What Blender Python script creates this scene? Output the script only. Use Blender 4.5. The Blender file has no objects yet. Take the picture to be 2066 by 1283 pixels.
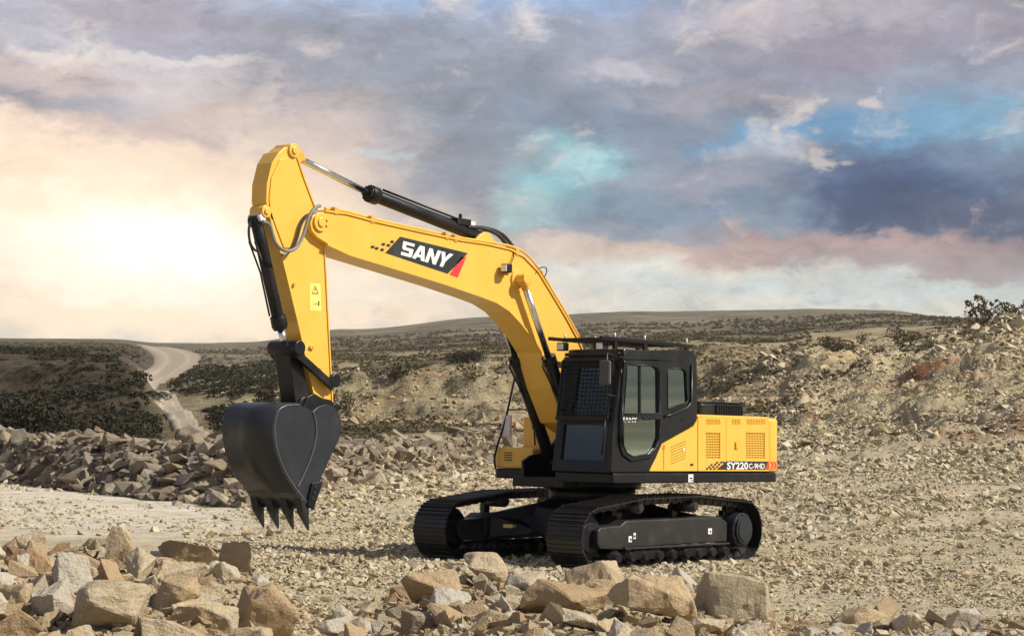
import bpy, bmesh, math, random
import numpy as np
from mathutils import Vector, Matrix
from mathutils.geometry import tessellate_polygon
from mathutils import noise as mnoise

random.seed(7)
rng = np.random.default_rng(11)
S = bpy.context.scene
COL = S.collection
R = math.radians

# ------------------------------------------------------------------ camera
CAM = np.array([22.63825, 17.45850, 1.72001])
AZ, PITCH, ROLL, F = 3.840310, 0.0594065, 0.0188883, 4010.56
FW = np.array([math.cos(AZ)*math.cos(PITCH), math.sin(AZ)*math.cos(PITCH), math.sin(PITCH)])
R0 = np.array([math.sin(AZ), -math.cos(AZ), 0.0])
U0 = np.cross(R0, FW)
R2 = R0*math.cos(ROLL) + U0*math.sin(ROLL)
U2 = -R0*math.sin(ROLL) + U0*math.cos(ROLL)
HF = np.array([math.cos(AZ), math.sin(AZ), 0.0])
cam = bpy.data.objects.new('camera', bpy.data.cameras.new('camera'))
COL.objects.link(cam)
cam.matrix_world = Matrix(((R2[0], U2[0], -FW[0], CAM[0]), (R2[1], U2[1], -FW[1], CAM[1]),
                           (R2[2], U2[2], -FW[2], CAM[2]), (0, 0, 0, 1)))
cam.data.sensor_width = 36.0
cam.data.lens = 36.0*F/2066.0
cam.data.clip_start = 0.1
cam.data.clip_end = 12000
S.camera = cam

# ------------------------------------------------------------------ sun and sky
SUN_AZ, SUN_EL = R(117), R(41)
sd = Vector((math.cos(SUN_EL)*math.cos(SUN_AZ), math.cos(SUN_EL)*math.sin(SUN_AZ), math.sin(SUN_EL)))
sun = bpy.data.objects.new('sun', bpy.data.lights.new('sun', 'SUN'))
COL.objects.link(sun)
sun.data.energy = 5.0
sun.data.angle = R(0.6)
sun.data.color = (1.0, 0.92, 0.78)
sun.rotation_euler = sd.to_track_quat('Z', 'Y').to_euler()
sun.location = (0, 0, 60)
S.view_settings.view_transform = 'Standard'
S.view_settings.look = 'None'
S.view_settings.gamma = 1.0
S.view_settings.use_curve_mapping = False
S.view_settings.exposure = 0.22

def lin(c):
    return tuple(((v/255.0)/12.92 if v/255.0 <= 0.04045 else ((v/255.0+0.055)/1.055)**2.4) for v in c)

world = bpy.data.worlds.new('World')
S.world = world
world.use_nodes = True
WT = world.node_tree
WT.nodes.clear()

class NT:
    """small helper for building node trees"""
    def __init__(s, t): s.t = t
    def n(s, typ, **kw):
        nd = s.t.nodes.new(typ)
        for k, v in kw.items(): setattr(nd, k, v)
        return nd
    def link(s, a, b): s.t.links.new(a, b)
    def setin(s, nd, i, v):
        if isinstance(v, bpy.types.NodeSocket): s.link(v, nd.inputs[i])
        elif v is not None: nd.inputs[i].default_value = v
    def math(s, op, a, b=None, c=None, clamp=False):
        nd = s.n('ShaderNodeMath', operation=op, use_clamp=clamp)
        s.setin(nd, 0, a); s.setin(nd, 1, b); s.setin(nd, 2, c)
        return nd.outputs[0]
    def vmath(s, op, a, b=None, out=0):
        nd = s.n('ShaderNodeVectorMath', operation=op)
        s.setin(nd, 0, a); s.setin(nd, 1, b)
        return nd.outputs[out]
    def dot(s, a, v):
        nd = s.n('ShaderNodeVectorMath', operation='DOT_PRODUCT')
        s.setin(nd, 0, a); s.setin(nd, 1, v)
        return nd.outputs['Value']
    def mix(s, f, a, b, mode='MIX'):
        nd = s.n('ShaderNodeMix', data_type='RGBA', blend_type=mode)
        s.setin(nd, 0, f)
        for i, v in ((6, a), (7, b)):
            if isinstance(v, (tuple, list)) and len(v) == 3: v = (*v, 1.0)
            s.setin(nd, i, v)
        return nd.outputs[2]
    def rng(s, v, a, b, c=0.0, d=1.0, kind='SMOOTHSTEP'):
        nd = s.n('ShaderNodeMapRange', interpolation_type=kind, clamp=True) if kind == 'LINEAR' else s.n('ShaderNodeMapRange', interpolation_type=kind)
        for i, q in enumerate((v, a, b, c, d)): s.setin(nd, i, q)
        return nd.outputs[0]
    def noise(s, vec, scale, detail=4.0, rough=0.55, dist=0.0, color=False):
        nd = s.n('ShaderNodeTexNoise')
        s.setin(nd, 'Vector', vec)
        nd.inputs['Scale'].default_value = scale
        nd.inputs['Detail'].default_value = detail
        nd.inputs['Roughness'].default_value = rough
        nd.inputs['Distortion'].default_value = dist
        return nd.outputs['Color' if color else 'Fac']
    def comb(s, x, y, z=0.0):
        nd = s.n('ShaderNodeCombineXYZ')
        s.setin(nd, 0, x); s.setin(nd, 1, y); s.setin(nd, 2, z)
        return nd.outputs[0]

def build_world():
    w = NT(WT)
    out = w.n('ShaderNodeOutputWorld')
    bg = w.n('ShaderNodeBackground')
    bg.inputs['Strength'].default_value = 0.1
    w.link(bg.outputs[0], out.inputs[0])
    sky = w.n('ShaderNodeTexSky', sky_type='NISHITA')
    sky.sun_disc = False
    sky.sun_elevation = SUN_EL
    sky.sun_rotation = math.pi/2 - SUN_AZ
    sky.dust_density = 2.0
    tc = w.n('ShaderNodeTexCoord').outputs['Generated']
    nrm = w.vmath('NORMALIZE', tc)
    # bearing and elevation of the direction on the sky dome, in units of 1/4010 radian
    a = w.math('ARCTAN2', w.dot(nrm, tuple(R0)), w.dot(nrm, tuple(HF)))
    sep = w.n('ShaderNodeSeparateXYZ'); w.link(nrm, sep.inputs[0])
    e = w.math('ARCSINE', sep.outputs[2])
    u = w.math('MULTIPLY_ADD', a, 4010.0, 1033.0)
    v = w.math('MULTIPLY_ADD', e, -4010.0, 879.0)
    # cloud shapes are broken up by noise taken in 3D on the dome (no seam)
    sv = w.vmath('MULTIPLY', nrm, (1.0, 1.0, 2.0))
    n1 = w.noise(sv, 9.0, 6, 0.6, color=True)
    n2 = w.noise(sv, 30.0, 6, 0.62, color=True)
    off1 = w.vmath('MULTIPLY', w.vmath('SUBTRACT', n1, (0.5, 0.5, 0.5)), (330.0, 150.0, 0.0))
    off2 = w.vmath('MULTIPLY', w.vmath('SUBTRACT', n2, (0.5, 0.5, 0.5)), (230.0, 120.0, 0.0))
    uv = w.vmath('ADD', w.vmath('ADD', w.comb(u, v), off1), off2)
    # clear sky and general overcast all round the dome
    clear = w.vmath('MULTIPLY', sky.outputs[0], (0.75, 0.8, 0.85))
    cf = w.noise(sv, 7.0, 7, 0.62)
    grey = tuple(10*q for q in lin((126, 131, 148)))
    mauve = tuple(10*q for q in lin((152, 147, 156)))
    blue = tuple(10*q for q in lin((128, 150, 180)))
    col = w.mix(0.72, clear, blue)
    col = w.mix(w.rng(cf, 0.36, 0.52), col, grey)
    col = w.mix(w.rng(w.noise(sv, 16.0, 6, 0.6), 0.45, 0.68), col, mauve)
    # horizon band of pale cream light
    band = w.rng(v, 470.0, 640.0)
    below = w.rng(v, 900.0, 1400.0, 1.0, 0.0)
    col = w.mix(w.math('MULTIPLY', band, 0.85), col, tuple(10*q for q in lin((214, 210, 198))))
    blobs = [
        # column, row, radii, colour, strength: cloud banks and clear patches
        (150, 60, 560, 150, (196, 194, 206), .8),
        (330, 75, 330, 70, (166, 158, 170), .75),
        (640, 40, 300, 60, (176, 186, 208), .7),
        (830, 40, 360, 120, (158, 178, 210), .85),
        (1130, 30, 420, 90, (154, 176, 210), .85),
        (1330, 60, 260, 70, (148, 170, 206), .7),
        (700, 130, 460, 100, (154, 156, 168), .85),
        (1150, 110, 460, 90, (154, 158, 172), .85),
        (620, 200, 360, 60, (178, 168, 172), .6),
        (860, 190, 380, 70, (138, 146, 160), .85),
        (1750, 70, 560, 120, (158, 154, 166), .9),
        (1560, 30, 300, 60, (192, 184, 192), .7),
        (1800, 130, 420, 60, (150, 142, 158), .7),
        (1990, 200, 330, 110, (150, 158, 176), .8),
        (900, 300, 560, 120, (148, 154, 166), .9),
        (1000, 260, 420, 50, (136, 146, 160), .7),
        (560, 300, 300, 130, (192, 178, 176), .85),
        (1380, 220, 420, 100, (136, 146, 164), .9),
        (1430, 190, 260, 40, (170, 164, 172), .6),
        (1200, 240, 240, 50, (126, 142, 164), .75),
        (1330, 330, 300, 60, (134, 146, 164), .7),
        (1150, 350, 180, 90, (140, 194, 204), 1.0),
        (1190, 330, 90, 40, (176, 212, 216), .7),
        (1100, 425, 120, 60, (176, 206, 204), .8),
        (1060, 330, 100, 40, (150, 160, 172), .7),
        (1530, 275, 150, 40, (106, 160, 200), .9),
        (1780, 265, 260, 70, (104, 152, 190), .9),
        (1960, 260, 200, 60, (122, 166, 194), .8),
        (1720, 220, 160, 34, (152, 156, 172), .7),
        (1480, 400, 420, 90, (122, 142, 164), .9),
        (1420, 360, 220, 40, (160, 158, 170), .6),
        (1850, 380, 330, 90, (66, 88, 124), 1.0),
        (1760, 420, 200, 60, (60, 78, 112), .95),
        (2040, 330, 200, 60, (108, 132, 158), .7),
        (2000, 450, 260, 60, (80, 92, 120), .9),
        (1330, 470, 300, 40, (150, 156, 168), .7),
        (1400, 510, 360, 30, (206, 184, 166), .85),
        (1700, 490, 420, 34, (178, 152, 148), .9),
        (1820, 520, 420, 34, (164, 150, 152), .85),
        (1150, 500, 160, 40, (214, 194, 178), .8),
        (1350, 560, 560, 50, (218, 214, 204), .9),
        (1690, 575, 620, 34, (196, 206, 204), .9),
        (1500, 610, 700, 36, (216, 214, 204), .8),
        (760, 500, 330, 110, (214, 204, 196), .8),
        (420, 360, 420, 150, (220, 200, 186), .85),
        (280, 200, 240, 60, (216, 206, 204), .7),
        (90, 215, 260, 50, (208, 188, 184), .75),
        (130, 300, 160, 36, (178, 162, 166), .7),
        (260, 290, 260, 24, (184, 166, 166), .7),
        (60, 380, 300, 110, (242, 216, 192), .85),
        (30, 330, 90, 60, (248, 226, 204), .8),
        (330, 340, 240, 26, (238, 214, 194), .6),
        (250, 395, 200, 24, (206, 184, 178), .5),
        (310, 520, 640, 220, (247, 218, 186), .9),
        (300, 540, 420, 170, (252, 241, 222), .9),
        (320, 510, 220, 90, (255, 251, 240), .95),
        (760, 600, 480, 70, (241, 224, 202), .85),
        (420, 660, 620, 46, (250, 224, 196), .85),
        (880, 22, 66, 36, (234, 220, 214), .6),
        (1055, 66, 60, 26, (208, 204, 210), .8),
        (1230, 130, 120, 26, (196, 190, 196), .6),
        (1580, 240, 36, 50, (226, 210, 200), .6),
        (1600, 300, 70, 30, (204, 194, 190), .5),
        (1740, 214, 36, 26, (224, 206, 198), .6),
        (1500, 300, 80, 34, (186, 186, 192), .6),
        (1660, 330, 60, 16, (206, 196, 190), .7),
        (530, 210, 50, 70, (218, 206, 200), .5),
        (150, 165, 120, 18, (232, 220, 212), .7),
        (320, 150, 200, 16, (226, 216, 210), .6),
        (750, 330, 100, 14, (190, 204, 210), .6),
    ]
    for (bu, bv, ru, rv, c, st) in blobs:
        d = w.vmath('MULTIPLY', w.vmath('SUBTRACT', uv, (bu, bv, 0.0)), (1.0/ru, 1.0/rv, 0.0))
        f = w.rng(w.vmath('LENGTH', d, out='Value'), 0.35, 1.2, st, 0.0)
        col = w.mix(f, col, tuple(10*q for q in lin(c)))
    # fine billows: lighter and darker puffs
    pf = w.noise(w.vmath('ADD', sv, w.vmath('MULTIPLY', n2, (0.05, 0.05, 0.05))), 34.0, 8, 0.64)
    glow = w.vmath('LENGTH', w.vmath('MULTIPLY', w.vmath('SUBTRACT', uv, (310.0, 520.0, 0.0)), (1/640.0, 1/290.0, 0.0)), out='Value')
    away = w.rng(glow, 0.45, 1.15)
    hi = w.noise(sv, 21.0, 8, 0.66, 0.6)
    col = w.mix(w.math('MULTIPLY', away, w.rng(hi, 0.55, 0.74, 0, .5)), col, tuple(10*q for q in lin((228, 212, 202))))
    col = w.mix(w.math('MULTIPLY', away, w.rng(w.noise(sv, 26.0, 8, 0.66, 0.4), 0.54, 0.72, 0, .5)), col, tuple(10*q for q in lin((116, 130, 152))))
    g = w.rng(pf, 0.28, 0.72, 0.76, 1.16, 'LINEAR')
    gv = w.n('ShaderNodeVectorMath', operation='SCALE'); w.link(col, gv.inputs[0]); w.link(g, gv.inputs['Scale'])
    warm = w.n('ShaderNodeVectorMath', operation='SCALE'); w.link(col, warm.inputs[0]); warm.inputs['Scale'].default_value = 1.16
    col = w.mix(w.rng(glow, 0.3, 1.2, 0.8, 0.0), gv.outputs[0], warm.outputs[0])
    w.link(col, bg.inputs['Color'])
build_world()

# ------------------------------------------------------------------ helpers: pixels to places
def ray(px, py):
    return FW + R2*((px-1033.0)/F) - U2*((py-641.0)/F)
def onY(px, py, Y):
    d = ray(px, py); t = (Y-CAM[1])/d[1]
    p = CAM + d*t
    return Vector(p)
def xz(px, py, Y):
    p = onY(px, py, Y)
    return (p.x, p.z)
def onX(px, py, X):
    d = ray(px, py); t = (X-CAM[0])/d[0]
    return Vector(CAM + d*t)

# ------------------------------------------------------------------ helpers: objects
def tag(o, label=None, cat=None, group=None, kind=None):
    if label: o['label'] = label
    if cat: o['category'] = cat
    if group: o['group'] = group
    if kind: o['kind'] = kind
    return o

def empty(name, loc=(0, 0, 0), parent=None):
    o = bpy.data.objects.new(name, None)
    COL.objects.link(o)
    o.location = loc
    if parent: o.parent = parent
    return o

class MB:
    """collects simple shapes and links them as one mesh object"""
    def __init__(s): s.v = []; s.f = []; s.sm = []
    def add(s, vs, fs, smooth=False):
        b = len(s.v)
        s.v += [tuple(p) for p in vs]
        for i, f in enumerate(fs):
            s.f.append(tuple(b+k for k in f))
            s.sm.append(smooth if isinstance(smooth, bool) else smooth[i])
        return s
    def box(s, x0, x1, y0, y1, z0, z1, M=None):
        vs = [Vector((x, y, z)) for z in (z0, z1) for y in (y0, y1) for x in (x0, x1)]
        if M is not None: vs = [M @ p for p in vs]
        return s.add(vs, [(0, 2, 3, 1), (4, 5, 7, 6), (0, 1, 5, 4), (2, 6, 7, 3), (0, 4, 6, 2), (1, 3, 7, 5)])
    def prism(s, poly, y0, y1, fn=None, smooth=False):
        """closed outline (x, z) carried from y0 to y1"""
        fn = fn or (lambda a, b, c: (a, c, b))
        ar = sum(poly[i][0]*poly[(i+1) % len(poly)][1]-poly[(i+1) % len(poly)][0]*poly[i][1] for i in range(len(poly)))
        P = list(poly) if ar > 0 else list(poly)[::-1]
        n = len(P)
        vs = [fn(p[0], p[1], y0) for p in P] + [fn(p[0], p[1], y1) for p in P]
        fs = [tuple(range(n)), tuple(range(2*n-1, n-1, -1))]
        if y1 < y0: fs = [f[::-1] for f in fs]
        for i in range(n):
            j = (i+1) % n
            q = (i, i+n, j+n, j)
            fs.append(q if y1 > y0 else q[::-1])
        return s.add(vs, fs, [False, False]+[smooth]*n)
    def plate(s, outer, holes, y0, y1, fn=None):
        """flat plate with openings"""
        fn = fn or (lambda a, b, c: (a, c, b))
        loops = [list(outer)] + [list(h) for h in holes]
        flat = [p for l in loops for p in l]
        tris = tessellate_polygon([[Vector((p[0], p[1], 0)) for p in l] for l in loops])
        n = len(flat)
        vs = [fn(p[0], p[1], y0) for p in flat] + [fn(p[0], p[1], y1) for p in flat]
        fs = []
        for t in tris:
            fs.append(tuple(t)); fs.append(tuple(k+n for k in reversed(t)))
        b = 0
        for l in loops:
            m = len(l)
            for i in range(m):
                j = (i+1) % m
                fs.append((b+i, b+i+n, b+j+n, b+j))
            b += m
        return s.add(vs, fs)
    def cyl(s, a, b, r, r2=None, seg=20, caps=True):
        a, b = Vector(a), Vector(b)
        r2 = r if r2 is None else r2
        d = (b-a).normalized()
        q = d.orthogonal().normalized(); t = d.cross(q)
        vs = []
        for (c, rr) in ((a, r), (b, r2)):
            for k in range(seg):
                an = 2*math.pi*k/seg
                vs.append(c + (q*math.cos(an)+t*math.sin(an))*rr)
        fs = [(k, (k+1) % seg, seg+(k+1) % seg, seg+k) for k in range(seg)]
        sm = [True]*seg
        if caps:
            fs += [tuple(range(seg-1, -1, -1)), tuple(range(seg, 2*seg))]
            sm += [False, False]
        return s.add(vs, fs, sm)
    def tube(s, pts, r, seg=8):
        pts = [Vector(p) for p in pts]
        n = len(pts)
        vs = []; q = None
        for i, p in enumerate(pts):
            d = (pts[min(i+1, n-1)] - pts[max(i-1, 0)]).normalized()
            if q is None: q = d.orthogonal().normalized()
            q = (q - d*q.dot(d)).normalized()
            t = d.cross(q)
            for k in range(seg):
                an = 2*math.pi*k/seg
                vs.append(p + (q*math.cos(an)+t*math.sin(an))*r)
        fs = []
        for i in range(n-1):
            for k in range(seg):
                a, b = i*seg+k, i*seg+(k+1) % seg
                fs.append((a, b, b+seg, a+seg))
        sm = [True]*len(fs)
        fs += [tuple(range(seg-1, -1, -1)), tuple(range((n-1)*seg, n*seg))]
        sm += [False, False]
        return s.add(vs, fs, sm)
    def bar(s, a, b, w, h, up=(0, 0, 1)):
        a, b = Vector(a), Vector(b)
        d = (b-a).normalized(); y = Vector(up).cross(d).normalized(); z = d.cross(y)
        vs = [p + y*(sy*w/2) + z*(sz*h/2) for p in (a, b) for (sy, sz) in ((-1, -1), (1, -1), (1, 1), (-1, 1))]
        return s.add(vs, [(0, 3, 2, 1), (4, 5, 6, 7), (0, 1, 5, 4), (1, 2, 6, 5), (2, 3, 7, 6), (3, 0, 4, 7)])
    def mesh(s, name, mat):
        me = bpy.data.meshes.new(name)
        me.from_pydata(s.v, [], s.f)
        me.polygons.foreach_set('use_smooth', s.sm)
        if mat: me.materials.append(mat)
        me.update()
        bm = bmesh.new(); bm.from_mesh(me)
        bmesh.ops.recalc_face_normals(bm, faces=bm.faces)
        bm.to_mesh(me); bm.free()
        return me
    def build(s, name, mat, parent=None, bevel=0.0, seg=2):
        o = bpy.data.objects.new(name, s.mesh(name, mat))
        COL.objects.link(o)
        if parent: o.parent = parent
        if bevel:
            m = o.modifiers.new('bevel', 'BEVEL')
            m.width = bevel; m.segments = seg; m.limit_method = 'ANGLE'; m.angle_limit = R(35)
            m.harden_normals = False
        return o

def smooth_path(pts, n=8):
    """Catmull-Rom through the points"""
    P = [Vector(p) for p in pts]
    out = []
    for i in range(len(P)-1):
        p0, p1, p2, p3 = P[max(i-1, 0)], P[i], P[i+1], P[min(i+2, len(P)-1)]
        for k in range(n):
            t = k/n
            out.append(0.5*((2*p1)+(p2-p0)*t+(2*p0-5*p1+4*p2-p3)*t*t+(3*p1-p0-3*p2+p3)*t**3))
    out.append(P[-1])
    return out

# ------------------------------------------------------------------ materials
def new_mat(name):
    m = bpy.data.materials.new(name)
    m.use_nodes = True
    t = m.node_tree
    b = t.nodes['Principled BSDF']
    return m, NT(t), b

def paint(name, col, rough=0.4, metal=0.0, dust=0.25, dustcol=(0.42, 0.35, 0.25), bump=0.0, coat=0.0, spec=0.5, scale=3.0):
    m, n, b = new_mat(name)
    geo = n.n('ShaderNodeNewGeometry')
    pos = geo.outputs['Position']
    big = n.noise(pos, scale, 5, 0.6)
    fine = n.noise(pos, scale*14, 4, 0.7)
    f = n.math('MULTIPLY', n.rng(big, 0.42, 0.75), n.rng(fine, 0.3, 0.7))
    c = n.mix(n.math('MULTIPLY', f, dust), (*col, 1), (*dustcol, 1))
    hv = n.rng(big, 0.2, 0.8, 0.94, 1.06, 'LINEAR')
    sc = n.n('ShaderNodeVectorMath', operation='SCALE'); n.link(c, sc.inputs[0]); n.link(hv, sc.inputs['Scale'])
    n.link(sc.outputs[0], b.inputs['Base Color'])
    n.link(n.math('MULTIPLY_ADD', f, 0.35, rough), b.inputs['Roughness'])
    b.inputs['Metallic'].default_value = metal
    b.inputs['Specular IOR Level'].default_value = spec
    b.inputs['Coat Weight'].default_value = coat
    b.inputs['Coat Roughness'].default_value = 0.15
    if bump:
        bp = n.n('ShaderNodeBump'); bp.inputs['Strength'].default_value = bump; bp.inputs['Distance'].default_value = 0.004
        n.link(fine, bp.inputs['Height']); n.link(bp.outputs[0], b.inputs['Normal'])
    return m

M = {}
M['yellow'] = paint('yellow_paint', (0.81, 0.475, 0.07), 0.38, dust=0.10, coat=0.25)
M['yellow_edge'] = paint('yellow_weld', (0.68, 0.36, 0.05), 0.5, dust=0.2)
M['black'] = paint('black_paint', (0.007, 0.008, 0.011), 0.36, dust=0.04, coat=0.0, spec=0.35)
M['cabblack'] = paint('cab_black_paint', (0.0085, 0.010, 0.013), 0.30, dust=0.03, coat=0.0, spec=0.4)
M['track'] = paint('track_steel', (0.012, 0.012, 0.014), 0.34, metal=0.0, dust=0.10, spec=0.5, bump=0.3, scale=6)
M['frame'] = paint('frame_grey', (0.020, 0.0195, 0.02), 0.4, dust=0.2, dustcol=(0.14, 0.12, 0.095))
M['bucket'] = paint('bucket_steel', (0.019, 0.023, 0.030), 0.31, metal=0.0, dust=0.07, dustcol=(0.09, 0.09, 0.09), spec=0.45, bump=0.15)
M['weld_highlight'] = paint('bucket_weld_highlight', (0.07, 0.078, 0.09), 0.28, dust=0.1)  # seam beads, paler so the colour itself carries the edge highlight
M['chrome'] = paint('chrome_rod', (0.75, 0.76, 0.78), 0.16, metal=1.0, dust=0.05)
M['rubber'] = paint('hose_rubber', (0.018, 0.018, 0.02), 0.5, dust=0.1)
M['greyhose'] = paint('sheathed_hose', (0.19, 0.19, 0.2), 0.45, dust=0.1)
M['white'] = paint('white_print', (0.82, 0.82, 0.84), 0.5, dust=0.05)
M['decalblack'] = paint('decal_black', (0.02, 0.026, 0.03), 0.4, dust=0.05)
M['red'] = paint('decal_red', (0.72, 0.045, 0.045), 0.45, dust=0.05)
M['paleyellow'] = paint('decal_pale_yellow', (0.86, 0.70, 0.18), 0.5, dust=0.05)
M['hole'] = paint('recess_shade', (0.035, 0.016, 0.006), 0.8, dust=0.1)  # near-black brown puts the shade inside slots and louvres into the colour
M['seat'] = paint('seat_fabric', (0.10, 0.10, 0.11), 0.8, dust=0.1)
M['lampglass'] = paint('lamp_lens', (0.75, 0.77, 0.8), 0.12, dust=0.1)
M['mirrorgrey'] = paint('mirror_housing', (0.06, 0.06, 0.066), 0.3, dust=0.05)
M['orange'] = paint('orange_weld', (0.55, 0.2, 0.02), 0.5)
M['tanktag'] = paint('pale_tag', (0.7, 0.68, 0.68), 0.5)
M['interior'] = paint('cab_interior', (0.15, 0.155, 0.16), 0.7, dust=0.1)

def glass_mat(name, refl, tint):
    m, n, b = new_mat(name)
    t = m.node_tree
    t.nodes.remove(b)
    out = t.nodes['Material Output']
    tr = n.n('ShaderNodeBsdfTransparent'); tr.inputs[0].default_value = tint
    gl = n.n('ShaderNodeBsdfGlossy'); gl.inputs['Roughness'].default_value = 0.03
    gl.inputs['Color'].default_value = (0.74, 0.97, 1.0, 1)
    fr = n.n('ShaderNodeFresnel'); fr.inputs['IOR'].default_value = 1.75
    mx = n.n('ShaderNodeMixShader')
    n.link(n.math('MULTIPLY_ADD', fr.outputs[0], 1.0, refl, clamp=True), mx.inputs[0])
    n.link(tr.outputs[0], mx.inputs[1]); n.link(gl.outputs[0], mx.inputs[2])
    n.link(mx.outputs[0], out.inputs['Surface'])
    return m
M['glass'] = glass_mat('tinted_glass', 0.03, (0.50, 0.60, 0.62, 1))
M['sideglass'] = glass_mat('reflective_side_glass', 0.55, (0.62, 0.72, 0.74, 1))

def rock_mat(name, cols, attr=False, scale=2.5, bump=0.5):
    m, n, b = new_mat(name)
    if attr:
        at = n.n('ShaderNodeAttribute', attribute_name='tint').outputs['Fac']
    else:
        sepc = n.n('ShaderNodeSeparateColor'); n.link(n.n('ShaderNodeObjectInfo').outputs['Color'], sepc.inputs[0]); at = sepc.outputs[0]
    geo = n.n('ShaderNodeNewGeometry')
    pos = geo.outputs['Position']
    ramp = n.n('ShaderNodeValToRGB')
    el = ramp.color_ramp.elements
    for i, c in enumerate(cols):
        p = i/(len(cols)-1)
        if i == 0: e = el[0]; e.position = 0
        elif i == len(cols)-1: e = el[-1]; e.position = 1
        else: e = el.new(p)
        e.color = (*c, 1)
    big = n.noise(pos, scale, 6, 0.62, 0.4)
    fine = n.noise(pos, scale*16, 5, 0.7)
    fac = n.math('ADD', at, n.math('MULTIPLY_ADD', big, 0.5, -0.25), clamp=True)
    n.link(fac, ramp.inputs[0])
    c = n.mix(n.rng(fine, 0.35, 0.75), ramp.outputs[0], n.mix(0.5, ramp.outputs[0], (0.20, 0.16, 0.11)))
    c = n.mix(n.math('MULTIPLY', n.rng(n.noise(pos, scale*2.3, 5, 0.6), 0.56, 0.7), 0.30), c, (0.33, 0.19, 0.095))
    c = n.mix(n.math('MULTIPLY', n.rng(n.noise(pos, scale*4.1, 5, 0.6), 0.58, 0.7), 0.3), c, (0.50, 0.47, 0.42))
    n.link(c, b.inputs['Base Color'])
    b.inputs['Roughness'].default_value = 0.88
    b.inputs['Specular IOR Level'].default_value = 0.25
    bp = n.n('ShaderNodeBump'); bp.inputs['Strength'].default_value = min(1.0, bump*1.6); bp.inputs['Distance'].default_value = 0.04
    strat = n.noise(n.vmath('MULTIPLY', n.n('ShaderNodeTexCoord').outputs['Object'], (2.0, 2.0, 13.0)), 1.6, 4, 0.6)
    h = n.math('ADD', n.math('MULTIPLY_ADD', fine, 0.45, n.noise(pos, scale*4, 6, 0.7)), n.math('MULTIPLY', strat, 0.5))
    n.link(h, bp.inputs['Height']); n.link(bp.outputs[0], b.inputs['Normal'])
    return m
TAN = [(0.43, 0.28, 0.15), (0.45, 0.33, 0.20), (0.53, 0.40, 0.245), (0.47, 0.40, 0.285), (0.56, 0.445, 0.285), (0.52, 0.455, 0.345)]
PALE = [(0.54, 0.425, 0.275), (0.57, 0.48, 0.345), (0.60, 0.53, 0.41), (0.53, 0.495, 0.42), (0.50, 0.455, 0.37)]
BROWN = [(0.12, 0.095, 0.07), (0.23, 0.175, 0.12), (0.31, 0.27, 0.21), (0.17, 0.145, 0.115), (0.42, 0.35, 0.25), (0.25, 0.23, 0.195)]
SCREE = [(0.34, 0.26, 0.145), (0.55, 0.46, 0.29), (0.62, 0.55, 0.40), (0.46, 0.395, 0.27), (0.70, 0.64, 0.51)]
M['rock_tan'] = rock_mat('tan_sandstone', TAN)
M['rock_pale'] = rock_mat('pale_sandstone', PALE)
M['rock_brown'] = rock_mat('brown_stone', BROWN, scale=1.4)
M['scree'] = rock_mat('scree_stone', SCREE, attr=True, scale=3.0, bump=0.4)

# ------------------------------------------------------------------ terrain
def vnoise(x, y, seed=0):
    xi = np.floor(x).astype(np.int64); yi = np.floor(y).astype(np.int64)
    xf = x-xi; yf = y-yi
    def h(a, b):
        n = (a*374761393 + b*668265263 + seed*1442695041) & 0x7fffffff
        n = ((n ^ (n >> 13))*1274126177) & 0x7fffffff
        return ((n ^ (n >> 16)) & 0xffff)/65535.0
    u = xf*xf*(3-2*xf); v = yf*yf*(3-2*yf)
    return (h(xi, yi)*(1-u)+h(xi+1, yi)*u)*(1-v)+(h(xi, yi+1)*(1-u)+h(xi+1, yi+1)*u)*v
def fbm(x, y, oct=5, seed=0, gain=0.5):
    s = 0; a = 1; t = 0
    for i in range(oct):
        s = s+a*(vnoise(x*2**i+i*17.3, y*2**i-i*9.1, seed+i)-0.5); t += a; a *= gain
    return s/t*2

STATION = [0, 22, 34, 48, 62, 80, 110, 150, 190, 206, 300, 420, 700, 1500, 2600, 6000]
Z = lambda v: ('z', v)
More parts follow.
